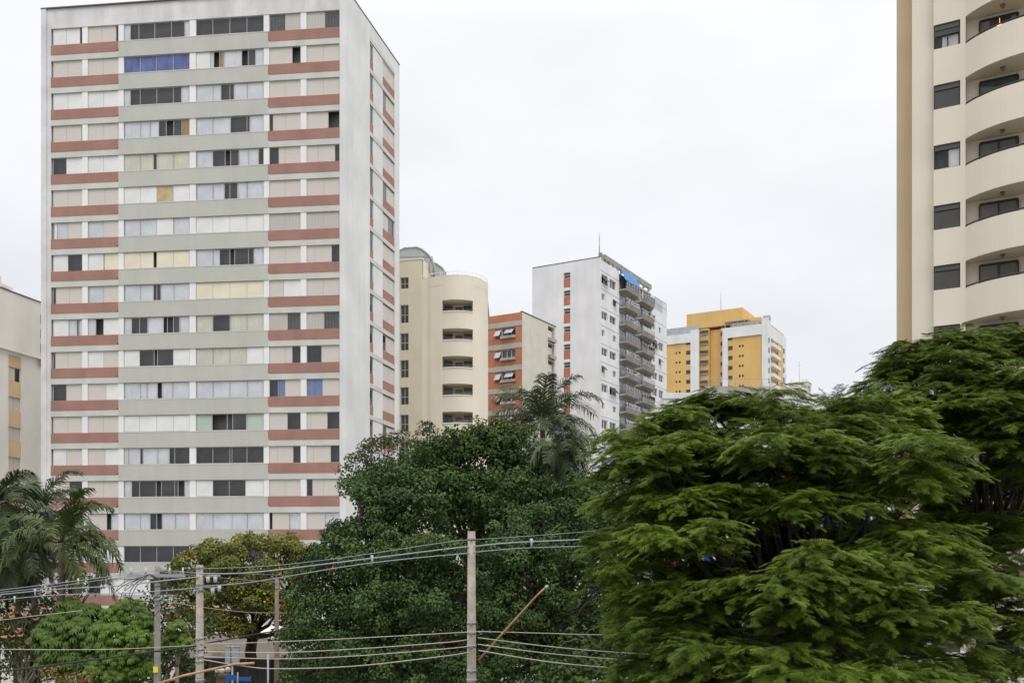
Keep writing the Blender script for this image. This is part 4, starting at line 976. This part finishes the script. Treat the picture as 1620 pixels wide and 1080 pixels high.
# ------------------------------------------------------------------ vegetation
def cloud(name, tv, tf, pos, X, Y, Z, scale, m, parent, loc, tone=None):
    """copies of a leaf template (tv, tf quads) at pos with frames X,Y,Z joined in one crown mesh"""
    tv = np.asarray(tv, float); tf = np.asarray(tf, int); n = len(pos); k = len(tv)
    sc = np.broadcast_to(np.asarray(scale, float).reshape(-1, 1, 1), (n, 1, 1)) if np.ndim(scale) else scale
    v = (tv[None, :, 0:1] * X[:, None, :] + tv[None, :, 1:2] * Y[:, None, :] + tv[None, :, 2:3] * Z[:, None, :]) * sc + pos[:, None, :]
    v = v.reshape(-1, 3) - np.array([loc[0], loc[1], loc[2]])
    f = (tf[None] + (np.arange(n) * k)[:, None, None]).reshape(-1, 4)
    me = bpy.data.meshes.new(name); me.vertices.add(len(v)); me.vertices.foreach_set('co', v.astype(np.float32).ravel())
    me.loops.add(f.size); me.loops.foreach_set('vertex_index', f.astype(np.int32).ravel())
    me.polygons.add(len(f)); me.polygons.foreach_set('loop_start', (np.arange(len(f)) * 4).astype(np.int32)); me.polygons.foreach_set('loop_total', np.full(len(f), 4, np.int32))
    tn = me.attributes.new('tone', 'FLOAT', 'POINT'); tn.data.foreach_set('value', np.repeat(RNG.uniform(0, 1, n) if tone is None else tone, k).astype(np.float32))
    me.materials.append(m); me.update(calc_edges=True); me.validate()
    o = bpy.data.objects.new(name, me); C.objects.link(o); o.parent = parent; return o
def unit(a): return a / np.maximum(np.linalg.norm(a, axis=1, keepdims=True), 1e-9)
def frames(nrm, along=None):
    Z = unit(nrm); r = RNG.normal(size=Z.shape) if along is None else along
    X = unit(r - (r * Z).sum(1, keepdims=True) * Z); Y = np.cross(Z, X); return X, Y, Z
# leaf templates
KITE = ([(-.5, 0, 0), (.02, -.24, .03), (.55, 0, -.06), (.02, .24, .03)], [(0, 1, 2, 3)])
def spray_template(n=5, L=1.0, w=.30, l=.42, seed=1):
    """a twig of separate leaves"""
    r = random.Random(seed); v = []; f = []
    for i in range(n):
        a = r.uniform(0, 6.28); d = r.uniform(.15, .55); x, y, z = d*math.cos(a), d*math.sin(a), r.uniform(-.12, .12)
        b = a + r.uniform(-.7, .7); ux, uy = math.cos(b), math.sin(b); k = len(v); tz = r.uniform(-.25, .05)
        v += [(x, y, z), (x + ux*l*.5 - uy*w*.5, y + uy*l*.5 + ux*w*.5, z + .03), (x + ux*l, y + uy*l, z + tz), (x + ux*l*.5 + uy*w*.5, y + uy*l*.5 - ux*w*.5, z + .0)]
        f.append((k, k+1, k+2, k+3))
    return v, f
SPRAY = spray_template()
def feather_template(n=8, L=1.0, w=.09, l=.36):
    """a twice-feathered leaf: a midrib with pairs of drooping side pinnae"""
    v = []; f = []
    for i in range(n):
        t = (i + .5) / n; x = t * L; z = -.16 * t * t
        ll = l * (.55 + .9 * math.sin(math.pi * min(1, t * .9 + .12)) * .5)
        for s in (-1, 1):
            k = len(v); dx = ll * .45; dy = s * ll
            v += [(x - w/2, 0, z), (x + w/2, 0, z), (x + dx + w*.35, dy, z - .10), (x + dx - w*.2, dy * .97, z - .11)]
            f.append((k, k+1, k+2, k+3) if s > 0 else (k+3, k+2, k+1, k))
    k = len(v); v += [(0, -.012, 0), (0, .012, 0), (L*1.05, .012, -.17), (L*1.05, -.012, -.17)]; f.append((k, k+1, k+2, k+3))
    return v, f
FEATHER = feather_template(6, w=.11)
def limbs(name, segs, m, parent, loc):
    s = MB()
    for path, r0, r1 in segs:
        n = len(path); s.tube([Vector(p) - Vector(loc) for p in path], [r0 + (r1 - r0) * i / (n - 1) for i in range(n)], 0, 7)
    o = s.build(name, [m], parent); return o
def bend(a, b, n=6, sag=.0, wob=.15):
    a = Vector(a); b = Vector(b); L = (b - a).length; o = []
    for i in range(n + 1):
        t = i / n; p = a.lerp(b, t); p.z += math.sin(t * math.pi) * sag * L
        if 0 < i < n: p += Vector((random.gauss(0, 1), random.gauss(0, 1), random.gauss(0, .6))) * wob * L / n
        o.append(p)
    return o

def feathery_tree(root, pads, trunk_base, fork, m, leaf=.185, dens=112):
    """layered umbrella crown: each pad is a shallow dome of feather leaves radiating outward and drooping at its rim"""
    loc = root.location; pos = []; X = []; Zs = []; S = []; T = []
    small = []
    for (c, r, hgt) in pads:                       # every limb carries a few uneven, tilted plates of branchlets
        k = 3 if r > .6 else 2
        for j in range(k):
            a = RNG.uniform(0, 6.28); q = RNG.uniform(.15, .65) * r
            small.append((np.array(c) + np.array([q * math.cos(a), q * math.sin(a), RNG.normal(0, .16) * r]), r * RNG.uniform(.45, .78), hgt * RNG.uniform(.2, .8), RNG.normal(0, .11, 2)))
    for (c, r, hgt, tilt) in small:
        nb = max(5, int(dens * r * r)); rot = RNG.uniform(0, 6.28); ecc = RNG.uniform(.6, 1.0); ptone = RNG.uniform(0, .35)
        for b_ in range(nb):
            a = RNG.uniform(0, 6.28); q = math.sqrt(RNG.uniform(0, 1)); ex = q * r * math.cos(a); ey = q * r * math.sin(a) * ecc
            ox = ex * math.cos(rot) - ey * math.sin(rot); oy = ex * math.sin(rot) + ey * math.cos(rot)
            z0 = hgt * (1 - q * q) + tilt[0] * ox + tilt[1] * oy + RNG.normal(0, .07)
            az = math.atan2(oy, ox) + RNG.normal(0, .55); L = RNG.uniform(.35, .8) * min(1, .5 + r * .5); pitch = .0 - .22 * q + RNG.normal(0, .14)
            d = np.array([math.cos(az) * math.cos(pitch), math.sin(az) * math.cos(pitch), math.sin(pitch)]); sd_ = np.array([-math.sin(az), math.cos(az), 0])
            nl = RNG.integers(9, 14); t = (np.arange(nl) + .5) / nl; sg = np.where(np.arange(nl) % 2, 1., -1.)
            p = c + np.array([ox, oy, z0]) + d * (t * L)[:, None]; p[:, 2] -= .16 * L * t * t
            an = sg * (1.05 - .75 * t) + RNG.normal(0, .15, nl)
            dl = d[None] * np.cos(an)[:, None] + sd_[None] * np.sin(an)[:, None]; dl[:, 2] += -.05 + RNG.normal(0, .17, nl)
            up = np.stack([.3 * math.cos(az) + 0 * t, .3 * math.sin(az) + 0 * t, 1 + 0 * t], 1) + RNG.normal(0, .25, (nl, 3))
            pos.append(p); X.append(unit(dl)); Zs.append(up); S.append(leaf * RNG.uniform(.75, 1.25, nl) * (1.1 - .35 * t)); T.append(np.clip(ptone + RNG.uniform(0, .4) + RNG.uniform(0, .3, nl) , 0, 1))
    pos = np.concatenate(pos); X = np.concatenate(X); Zs = np.concatenate(Zs); S = np.concatenate(S); T = np.concatenate(T)
    Y = unit(np.cross(Zs, X)); Z = np.cross(X, Y)
    cloud('crown', FEATHER[0], FEATHER[1], pos, X, Y, Z, S, m, root, loc, T)
    segs = [(bend(trunk_base, fork, 6, 0, .12), .30, .20)]
    for (c, r, hgt) in pads:
        if r < .5: continue
        c = Vector(c); mid = Vector(fork).lerp(c, .5); mid.z -= .25 * abs(c.z - fork[2]) * .5 + .2
        segs.append((bend(fork, mid, 4, .02, .12)[:-1] + bend(mid, c + Vector((0, 0, hgt * .3)), 4, .03, .12), .05 + .012 * r, .014))
        for k in range(4):
            a = random.uniform(0, 6.28); e = c + Vector((math.cos(a), math.sin(a), 0)) * r * .8; e.z += hgt * .25
            segs.append((bend(mid.lerp(c, .7), e, 3, .02, .1), .018, .006))
    limbs('trunk', segs, M['bark'], root, loc)
    return len(pos)

# big feathery tree filling the lower right
def pad(px, py, D, rpx, h=.32): c = P(px, py, D); r = rpx / F * D; return (tuple(c), r, h * r)
ft = empty('tree', (P(1290, 884, 19.5).x, 19.5, 0), 'large feathery leaved tree with layered green crown in front of the white commercial building', 'tree')
pads = [pad(*a) for a in [
 (1190,664,21,75),(1085,662,21,62),(1040,670,21.5,48),(1105,650,22,50),(1005,690,21,45),(1150,640,22,45),(1290,668,21.5,80),(1370,650,22,55),(1420,662,22,50),(1400,640,23,45),(1005,715,20.5,52),(1140,642,22,55),(1240,648,22.5,60),(1350,668,20.8,70),(1330,652,22.5,55),(1190,645,22.8,45),
 (965,745,20,50),(1035,742,19.5,75),(1140,712,19.8,80),(1230,700,19.3,70),(1320,712,19,80),(1410,725,18.8,80),(1440,700,20,55),(1460,700,21,50),
 (985,790,19.3,65),(1070,800,18.9,70),(1160,790,19.2,65),(1250,800,18.6,70),(1370,790,18.6,85),(1440,770,18.6,60),
 (975,850,19.3,45),(1050,850,18.6,75),(1130,868,18.2,60),(1010,885,19,60),
 (950,930,18.8,40),(1010,945,18.4,70),(1085,945,18,60),(1130,965,17.5,65),(1050,1010,17.6,80),(1140,1035,17,90),(1230,1050,16.8,80),(1010,1050,18,50),
 (1210,930,17.2,75),(1290,905,16.9,90),(1360,890,17,80),(1240,960,16.8,75),(1330,950,16.5,95),(1400,935,17.2,70),(1270,1000,16.5,60),
 (1430,855,17.8,60),(1470,880,18,60),(1460,960,17,70),(1420,1000,16.8,60),(1500,985,17.6,60),(1350,1060,16,90),(1450,1075,16.2,85),(1260,1090,16,80),(1060,1072,17,70),(1000,1095,17.5,60),(1120,1098,16.8,70),(980,1010,18.2,45),(1190,1105,16.3,70),(1560,1100,16.8,70),(1380,1110,15.8,80),
 (1540,920,18.5,70),(1580,970,18.3,60),(1600,1050,17.8,70),(1530,1045,17,55),(1610,930,19,60),(1660,990,18.5,70),
 (1290,755,19.8,55),(1200,745,20.5,60),(1080,765,21,60)]]
random.seed(21); RNG = np.random.default_rng(21)
for k in range(78):   # the far side and the inside of the crown
    px = random.uniform(1000, 1520); py = random.uniform(690, 1040); pads.append(pad(px, py, random.uniform(20.5, 24.5), random.uniform(45, 80)))
n1 = feathery_tree(ft, pads, (P(1330, 0, 20).x, 20.5, 0), (P(1300, 0, 20).x, 20.3, 8.0), M['leaf_feather'])
ft2 = empty('tree', (P(1600, 884, 27).x, 27, 0), 'taller feathery tree with spreading crown in front of the cream tower', 'tree')
pads = [pad(*a) for a in [
 (1540,543,27,80),(1590,538,27.5,60),(1600,600,25.4,75),(1545,610,25,65),(1465,556,26.5,65),(1440,575,26.2,50),(1610,555,27.5,70),(1420,580,26.5,42),(1500,590,25.5,75),(1580,600,25,85),(1440,625,25.5,70),(1520,640,24.6,80),(1600,650,24,80),(1395,652,26,48),
 (1375,640,27,35),(1560,690,24,70),(1470,680,25.5,60),(1640,620,25,90),(1660,700,24,90),(1680,560,27,80),(1590,735,24.5,55),(1520,745,26,60),(1440,760,27,60),(1430,562,27.5,30),
 (1405,572,26.8,26),(1560,830,26,60),(1590,870,25,55),(1490,820,27,60),(1620,760,26,45),(1440,860,27,60),(1540,900,27,60)]]
for k in range(26):
    px = random.uniform(1440, 1690); py = random.uniform(590, 880); pads.append(pad(px, py, random.uniform(27, 31), random.uniform(40, 70)))
n2 = feathery_tree(ft2, pads, (P(1560, 0, 28).x, 28, 0), (P(1580, 0, 27.5).x, 28, 10.0), M['leaf_feather2'], leaf=.23, dens=70)
print('feather leaves', n1, n2)

def leafy_tree(root, blobs, trunk, m, leaf=.16, dens=110, temp=None, sub=(.2, .52), droop=0.0, bark='bark', extra=None, flat=.8, inner=.12):
    """crown from uneven clumps: leaves sit on many small lobes over each big lobe"""
    loc = root.location; temp = temp or SPRAY; pos = []; nr = []; T = []
    for (c, rx, rz_) in blobs:
        c = np.array(c); ns = max(6, int(26 * (rx / 2) ** 1.2))
        d = unit(RNG.normal(size=(ns, 3))); d[:, 2] = np.where(d[:, 2] < -.35, -d[:, 2], d[:, 2])
        for k in range(ns):
            sr = RNG.uniform(*sub) * rx * .8 if rx > 1.2 else RNG.uniform(*sub) * rx; sc_ = c + d[k] * np.array([rx, rx, rz_]) * RNG.uniform(.60, 1.05)
            n = int(dens * sr * sr * 4.2); e = unit(RNG.normal(size=(n, 3)) + d[k] * .5 + np.array([0, 0, .25]))
            rad = sr * (1 - np.abs(RNG.normal(0, .16, n)))
            p = sc_ + e * rad[:, None] * np.array([1, 1, flat]); p[:, 2] -= droop * RNG.uniform(0, 1, n) * sr
            pos.append(p); nr.append(unit(e + np.array([0, 0, .5]) + RNG.normal(0, .45, (n, 3)))); T.append(np.clip(RNG.uniform(0, .65) + RNG.uniform(0, .35, n), 0, 1))
        n = int(inner * dens * rx * rx * 6); e = unit(RNG.normal(size=(n, 3))); pos.append(c + e * (RNG.uniform(0, .75, n) ** .5)[:, None] * np.array([rx, rx, rz_])); nr.append(RNG.normal(size=(n, 3))); T.append(RNG.uniform(0, 1, n))
    pos = np.concatenate(pos); nr = np.concatenate(nr); X, Y, Z = frames(nr)
    cloud('crown', temp[0], temp[1], pos, X, Y, Z, leaf * RNG.uniform(.65, 1.4, len(pos)), m, root, loc, np.concatenate(T))
    segs = [(bend(trunk[0], trunk[1], 5, 0, .1), trunk[2], trunk[2] * .7)]
    for (c, rx, rz_) in blobs:
        segs.append((bend(trunk[1], c, 6, -.04, .12), trunk[2] * .4, .03))
        for k in range(3): e = Vector(c) + Vector((random.gauss(0, .5) * rx, random.gauss(0, .5) * rx, random.gauss(.1, .4) * rz_)); segs.append((bend(Vector(trunk[1]).lerp(Vector(c), .7), e, 4, 0, .1), .04, .012))
    limbs('trunk', segs, M[bark], root, loc)
    return len(pos)
def blob(px, py, D, rpx, q=.85): r = rpx / F * D; return (tuple(P(px, py, D)), r, r * q)

# three dense dark trees whose crowns run together in the middle
def jag(bl, n, up=1.0):
    """small outlying lobes that roughen an outline"""
    o = list(bl)
    for k in range(n):
        (c, rx, rz_) = bl[int(RNG.integers(0, len(bl)))]; d = unit(RNG.normal(size=(1, 3)) + np.array([[0, -.2, .5 * up]]))[0]
        o.append((tuple(np.array(c) + d * rx * 1.12), rx * RNG.uniform(.22, .4), rx * RNG.uniform(.2, .35)))
    return o
ct = empty('tree', (P(600, 884, 39).x, 39, 0), 'big dense dark green tree left of the tall pale pole, reaching the slab tower corner', 'tree')
leafy_tree(ct, jag([blob(*a) for a in [(600,775,41,44),(600,830,40,52),(660,815,40,58),(560,850,41,36),(575,765,42,28),(540,905,39,54),(610,900,38.5,62),(690,890,38,60),(500,940,39,42),(510,1000,38.5,58),(590,985,37.5,66),(670,975,37,60),(560,1060,37,66),(480,1065,38.5,45),(660,1060,36.5,66),(545,860,40,32),(505,885,40,30),(640,765,41.5,44)]], 22),
    ((P(600,0,39).x, 40.5, 0), (P(605,0,39).x, 40.5, 5.5), .4), M['leaf_ficus'], leaf=.29, dens=40, flat=.65, inner=.5)
ct2 = empty('tree', (P(770, 884, 45).x, 45, 0), 'deep green tree behind the tall pale pole with its ragged top below the rounded building', 'tree')
leafy_tree(ct2, jag([blob(*a) for a in [(690,738,44,50),(760,742,45,62),(822,722,45,52),(885,785,45,46),(700,722,45,34),(800,695,46,28),(740,810,43,66),(820,805,43,66),(660,750,44,40),(905,800,44,40),(850,755,45,34)]], 22),
    ((P(780,0,45).x, 46, 0), (P(780,0,45).x, 46, 8), .42), M['leaf_ficus2'], leaf=.33, dens=30, flat=.7, inner=.45)
ct3 = empty('tree', (P(860, 884, 38).x, 38, 0), 'dense tree right of the tall pale pole, touching the big feathery tree', 'tree')
leafy_tree(ct3, jag([blob(*a) for a in [(900,840,40,58),(955,860,40,50),(790,885,38,64),(868,900,38.5,60),(940,930,39,52),(780,985,37.5,62),(870,1000,38,58),(940,1000,39,50),(770,1070,37,66),(880,1080,37.5,60),(930,790,41,46),(740,930,38.5,46),(840,850,39.5,44)]], 20),
    ((P(860,0,38).x, 39, 0), (P(862,0,38).x, 39, 5.5), .38), M['leaf_ficus'], leaf=.27, dens=44, flat=.65, inner=.5)
# grey green small tree at the tower corner
gt = empty('tree', (P(585, 884, 47).x, 47, 0), 'small dull olive tree against the tower corner, above the dense dark tree', 'tree')
leafy_tree(gt, [blob(*a) for a in [(600,718,47,34),(632,706,47,28),(575,745,47,30),(560,770,46.5,24),(620,760,47,36),(685,692,48,24),(745,690,48,26),(735,715,48,28)]], ((P(610,0,47).x, 47.5, 0), (P(612,0,47).x, 47.5, 10), .22), M['leaf_grey'], leaf=.28, dens=28)

# yellowish tree
yt = empty('tree', (P(400, 884, 55).x, 55, 0), 'yellowing olive tree with dark forked trunk at the foot of the slab tower', 'tree')
yblobs = [blob(*a) for a in [(400,880,55,45),(340,890,55,42),(455,880,55,42),(300,905,54.5,34),(275,925,54,26),(370,920,54,50),(440,925,54,46),(320,945,54,36),(375,965,53.5,36),(300,975,54,22),(350,990,53,30),(385,1000,53,22),(445,965,53.5,30),(410,960,52.8,34),(330,985,53,30),(370,945,53,40),(480,890,55,26),(470,990,53.5,22)]]
leafy_tree(yt, yblobs, ((P(395,0,55).x, 55, 0), (P(400,0,55).x, 55, 5.2), .42), M['leaf_olive'], leaf=.32, dens=40, flat=.6, inner=.12)
pos = []
for (c, rx, rz_) in yblobs:
    n = 26; e = unit(RNG.normal(size=(n, 3)) + np.array([0, -.4, .8])); pos.append(np.array(c) + e * rx * .98 * np.array([1, 1, .85]))
pos = np.concatenate(pos); X, Y, Z = frames(RNG.normal(size=pos.shape)); cloud('yellow_leaves', SPRAY[0], SPRAY[1], pos, X, Y, Z, .36, M['leaf_yellow'], yt, yt.location)

# palms
def palm(root, top, m, L=3.0, nf=20, lean=(0, 0), r=.16, leaflet=.55, droop=1.0, els=(75, -35), base=None, npair=34, plum=.35, azs=None, lw=.024):
    top = Vector(top); b = Vector(base) if base else Vector((top.x - lean[0], top.y - lean[1], 0)); loc = root.location
    s = MB(); path = bend(b, top, 10, 0, .02); s.tube([p - loc for p in path], [r * (1.25 - .5 * i / 10) for i in range(11)], 0, 10); tr = s.build('trunk', [M['bark_palm']], root)
    for k in range(nf):
        f = MB(); az = (k * 2.39996 + random.uniform(-.2, .2)) if azs is None else azs[k % len(azs)] + random.uniform(-.15, .15)
        el = R(els[0] + (els[1] - els[0]) * (k + .5) / nf + random.uniform(-8, 8)); Lk = L * random.uniform(.85, 1.1); d = Vector((math.cos(az) * math.cos(el), math.sin(az) * math.cos(el), math.sin(el)))
        pts = [top - loc]; n = 14; dd = d.copy()
        for i in range(n):
            dd = (dd + Vector((0, 0, -.16 * droop * (i + 1) / n * 1.4))).normalized(); pts.append(pts[-1] + dd * Lk / n)
        f.tube(pts, [.035 * (1 - .8 * i / n) for i in range(n + 1)], 0, 4)
        for i in range(npair):
            t = .12 + .88 * i / npair; x = t * n; j = min(int(x), n - 1); p = pts[j].lerp(pts[j+1], x - j); tan = (pts[j+1] - pts[j]).normalized()
            side = tan.cross(Vector((0, 0, 1))).normalized(); upv = side.cross(tan).normalized(); ll = leaflet * (.45 + .75 * math.sin(math.pi * min(.97, t * .85 + .12)))
            for sg in (-1, 1):
                o_ = (side * sg * .8 + tan * .55 + upv * (random.uniform(-plum, plum) + .15)).normalized(); w_ = tan * lw + upv * .006
                m1 = p + o_ * ll * .55; e_ = p + o_ * ll + Vector((0, 0, -.30 * ll * droop - random.uniform(0, .1)))
                f.face([p - w_, p + w_, m1 + w_ * 1.2, m1 - w_ * 1.2], 0); f.face([m1 - w_ * 1.2, m1 + w_ * 1.2, e_ + w_ * .2, e_ - w_ * .2], 0)
        f.build('frond', [m], root)
    return root
random.seed(33)
c = P(858, 664, 60); pr_ = empty('palm_tree', (c.x, 60, 0), 'tall palm with arching grey green fronds between the orange block and the white tower', 'palm')
palm(pr_, c, M['leaf_palm_grey'], L=4.0, nf=26, els=(62, -28), droop=.9, r=.2, leaflet=.85, npair=60)
c = P(886, 712, 43.5); pr_ = empty('palm_tree', (c.x, 43.5, 0), 'drooping palm just below the tall palm, half hidden by the dense tree', 'palm')
palm(pr_, c, M['leaf_palm_grey'], L=1.7, nf=18, els=(55, -60), droop=1.4, r=.14, leaflet=.6, npair=50, lw=.018)
c = P(1318, 655, 70); pr_ = empty('palm_tree', (c.x, 70, 0), 'distant spiky palm top poking above the feathery tree', 'palm')
palm(pr_, c, M['leaf_palm_grey'], L=2.6, nf=12, els=(80, 5), droop=.6, r=.15, leaflet=.5, npair=20)
LP = [ (55, 812, 50, 3.5, 21, 'leaf_palm_grey', 'full crowned dark palm, middle of the three on the left edge', 0.9, (70, -60), .7),
       (97, 858, 44, 3.2, 15, 'leaf_palm', 'palm with long separate arching fronds in front of the red bands', 1.2, (78, -25), .62),
       (-6, 800, 46, 3.0, 22, 'leaf_palm_grey', 'palm cut by the left edge of the picture', 1.1, (70, -60), .6),
       (28, 865, 47, 2.6, 20, 'leaf_palm_grey', 'lower shaggy palm hanging below the full crowned palm', 1.7, (40, -80), .6)]
for (px, py, D, L, nf, m_, lab, dr, els, lf_) in LP:
    c = P(px, py, D); pr_ = empty('palm_tree', (c.x, D, 0), lab, 'palm'); palm(pr_, c, M[m_], L=L, nf=nf, els=els, droop=dr, r=.17, leaflet=lf_, npair=48, lw=.03, azs=[-.15, .35, -.6, 2.9, 1.2, -1.4, .1, -2.4, .7, 3.6, -.35, 1.9] if px == 97 else None)

# bright green umbrella leaved tree: round drooping whorls
def whorl(n=9):
    v = []; f = []
    for i in range(n):
        a = 6.283 * i / n; ca, sa = math.cos(a), math.sin(a); w_ = .24
        r1, r2, r3 = .10, .60, .80; z1, z2, z3 = .12, -.08, -.75
        k = len(v); v += [(r1*ca + sa*w_*.3, r1*sa - ca*w_*.3, z1), (r1*ca - sa*w_*.3, r1*sa + ca*w_*.3, z1), (r2*ca - sa*w_, r2*sa + ca*w_, z2), (r2*ca + sa*w_, r2*sa - ca*w_, z2), (r3*ca - sa*w_*.3, r3*sa + ca*w_*.3, z3), (r3*ca + sa*w_*.3, r3*sa - ca*w_*.3, z3)]
        f += [(k, k+3, k+2, k+1), (k+3, k+5, k+4, k+2)]
    return v, f
WH = whorl()
def whorl_tree(root, blobs, m, size, n, trunk):
    pos = []; 
    for (c, rx, rz_) in blobs:
        k = int(n * rx * rx); e = unit(RNG.normal(size=(k, 3)) + np.array([0, 0, .7])); pos.append(np.array(c) + e * np.array([rx, rx, rz_]) * RNG.uniform(.55, 1, (k, 1)))
    pos = np.concatenate(pos); X, Y, Z = frames(np.array([[0, -.25, 1.0]]) + RNG.normal(0, .22, pos.shape)); cloud('crown', WH[0], WH[1], pos, X, Y, Z, size * RNG.uniform(.75, 1.2, len(pos)), m, root, root.location)
    segs = [(bend(trunk[0], trunk[1], 4, 0, .1), .12, .08)]
    for (c, rx, rz_) in blobs: segs.append((bend(trunk[1], c, 5, 0, .15), .06, .02))
    limbs('trunk', segs, M['stem_pale'], root, root.location)
bt = empty('tree', (P(200, 884, 40).x, 40, 0), 'bright lime green tree with rounded umbrella leaf clusters left of the dark topped pole', 'tree')
whorl_tree(bt, [blob(*a) for a in [(205,968,40,28),(180,972,40,20),(225,985,39.5,24),(160,1000,39.5,20),(185,1005,39,26),(215,1015,39,28),(175,1030,39,24),(200,1045,39,30),(160,1060,39,24),(225,1060,39.3,26),(190,1075,38.8,30)]], M['leaf_bright'], .19, 260, ((P(195,0,40).x, 40, 0), (P(195,0,40).x, 40, 5), 0))
bt2 = empty('shrub', (P(282, 884, 41).x, 41, 0), 'small lime green shrub right of the dark topped pole', 'shrub')
whorl_tree(bt2, [blob(*a) for a in [(280,995,41,18),(272,1008,41,15),(290,1015,41,14)]], M['leaf_bright'], .19, 240, ((P(280,0,41).x, 41, 0), (P(280,0,41).x, 41, 5), 0))
dt = empty('tree', (P(130, 884, 43).x, 43, 0), 'mid green broad leaved tree left of the lime green tree', 'tree')
whorl_tree(dt, [blob(*a) for a in [(110,968,43,26),(140,975,43,28),(90,992,42.5,26),(125,1000,42,30),(70,1010,42,22),(150,1015,42,24),(100,1025,42,26),(120,1045,42,28),(80,1050,42,22),(145,1050,41.8,22)]], M['leaf_mid'], .26, 190, ((P(120,0,43).x, 43, 0), (P(120,0,43).x, 43, 5), 0))
lt = empty('tree', (P(215, 884, 42).x, 42, 0), 'dark green tree under the lime green crown', 'tree')
leafy_tree(lt, [blob(*a) for a in [(200,1040,42,36),(160,1055,41.5,32),(235,1050,41.5,34),(190,1080,41,36),(110,1060,42,30),(280,1050,43,30),(300,1075,43,34)]], ((P(200,0,42).x, 42, 0), (P(200,0,42).x, 42, 4), .15), M['leaf_deep'], leaf=.34, dens=15)
# orange flowering tree with bare branches
def flower_tree(x, D, lab, spots, nfl, spread):
    root = empty('flowering_tree', (P(x, 884, D).x, D, 0), lab, 'tree'); base = Vector((P(x, 0, D).x, D, 0)); fork = Vector((base.x, D, 3.5)); segs = [(bend(base, fork, 4, 0, .1), .16, .11)]
    tips = []
    for (px, py) in spots:
        c = P(px, py, D + random.uniform(-1, 1)); segs.append((bend(fork, c, 7, 0, .25), .07, .02)); tips.append(c)
        for k in range(11):
            e = c + Vector((random.gauss(0, spread), random.gauss(0, spread), random.gauss(.1, spread * .7))); segs.append((bend(fork.lerp(c, random.uniform(.5, .95)), e, 4, 0, .25), .022, .007)); tips.append(e)
    limbs('trunk', segs, M['stem_pale'], root, root.location)
    t = np.array([tuple(p) for p in tips]); n = 5; pos = np.repeat(t, n, 0) + RNG.normal(0, .22, (len(t) * n, 3)); X, Y, Z = frames(RNG.normal(size=pos.shape)); cloud('crown', SPRAY[0], SPRAY[1], pos, X, Y, Z, .34, M['leaf_deep'], root, root.location)
    for k in range(nfl):
        p = tips[random.randrange(len(tips))] + Vector((random.gauss(0, .12), -.25, .15)); s = MB()
        for j in range(9):
            a = j * .7; q = Vector((math.cos(a) * .08, math.sin(a) * .06, random.uniform(-.02, .05))); s.face([q * .2, q + Vector((0, 0, .05)), q * 1.9 + Vector((0, 0, .03)), q + Vector((.04, .02, -.03))])
        s.ball((0, 0, 0), .06, 0, 7, 5, .8); s.build('flower', [M['flower']], root, p - root.location)
random.seed(8)
flower_tree(40, 45, 'sparse tree with orange flowers and thin bare branches at the lower left', [(25,975),(50,985),(15,1000),(85,970),(40,1010),(70,1030),(20,1030),(100,965)], 52, .45)
flower_tree(262, 44, 'leafless looking tree with few orange flowers behind the dark topped pole', [(245,965),(270,975),(285,960),(300,985),(255,1000),(310,1000)], 24, .5)
# dark understory
us = empty('hedge', (P(30, 884, 50).x, 50, 0), 'shadowy dark shrubs filling the lower left corner', 'hedge')
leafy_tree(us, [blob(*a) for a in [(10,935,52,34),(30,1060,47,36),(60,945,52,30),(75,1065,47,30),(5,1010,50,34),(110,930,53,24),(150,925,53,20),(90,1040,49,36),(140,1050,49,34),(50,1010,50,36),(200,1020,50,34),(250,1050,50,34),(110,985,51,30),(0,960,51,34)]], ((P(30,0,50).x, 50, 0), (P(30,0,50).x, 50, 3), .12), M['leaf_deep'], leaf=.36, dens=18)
rs = empty('shrub', (P(110, 884, 36).x, 36, 0), 'rust tinged round shrub at the bottom edge on the left', 'shrub')
leafy_tree(rs, [blob(*a) for a in [(100,1075,36,26),(125,1080,36,24),(78,1085,36,20)]], ((P(105,0,36).x, 36, 0), (P(105,0,36).x, 36, 3), .1), M['leaf_rust'], leaf=.22, dens=30)
uh = empty('hedge', (P(1050, 884, 34).x, 34, 0), 'shaded dark shrubs at the foot of the big feathery tree', 'hedge')
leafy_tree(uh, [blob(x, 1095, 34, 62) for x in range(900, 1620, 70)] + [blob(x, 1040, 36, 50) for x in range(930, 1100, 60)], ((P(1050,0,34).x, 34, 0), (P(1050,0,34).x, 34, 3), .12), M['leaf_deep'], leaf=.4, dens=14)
# background greenery closing the view between the trunks
bk = empty('tree', (P(1000, 884, 62).x, 62, 0), 'dark tree standing in shade behind the feathery and dense trees', 'tree')
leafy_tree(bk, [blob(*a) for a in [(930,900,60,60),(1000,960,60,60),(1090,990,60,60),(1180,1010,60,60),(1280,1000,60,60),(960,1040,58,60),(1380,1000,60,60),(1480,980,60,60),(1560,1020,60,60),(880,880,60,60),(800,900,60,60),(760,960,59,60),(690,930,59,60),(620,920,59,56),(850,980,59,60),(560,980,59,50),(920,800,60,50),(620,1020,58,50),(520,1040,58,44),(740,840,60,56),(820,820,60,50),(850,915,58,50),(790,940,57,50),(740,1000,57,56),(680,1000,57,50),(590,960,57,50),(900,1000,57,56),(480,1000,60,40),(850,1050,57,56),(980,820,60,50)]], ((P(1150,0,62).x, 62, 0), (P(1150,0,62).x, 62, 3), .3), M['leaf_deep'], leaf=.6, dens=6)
for m_ in list(bpy.data.materials):
    if m_.users == 0: bpy.data.materials.remove(m_)
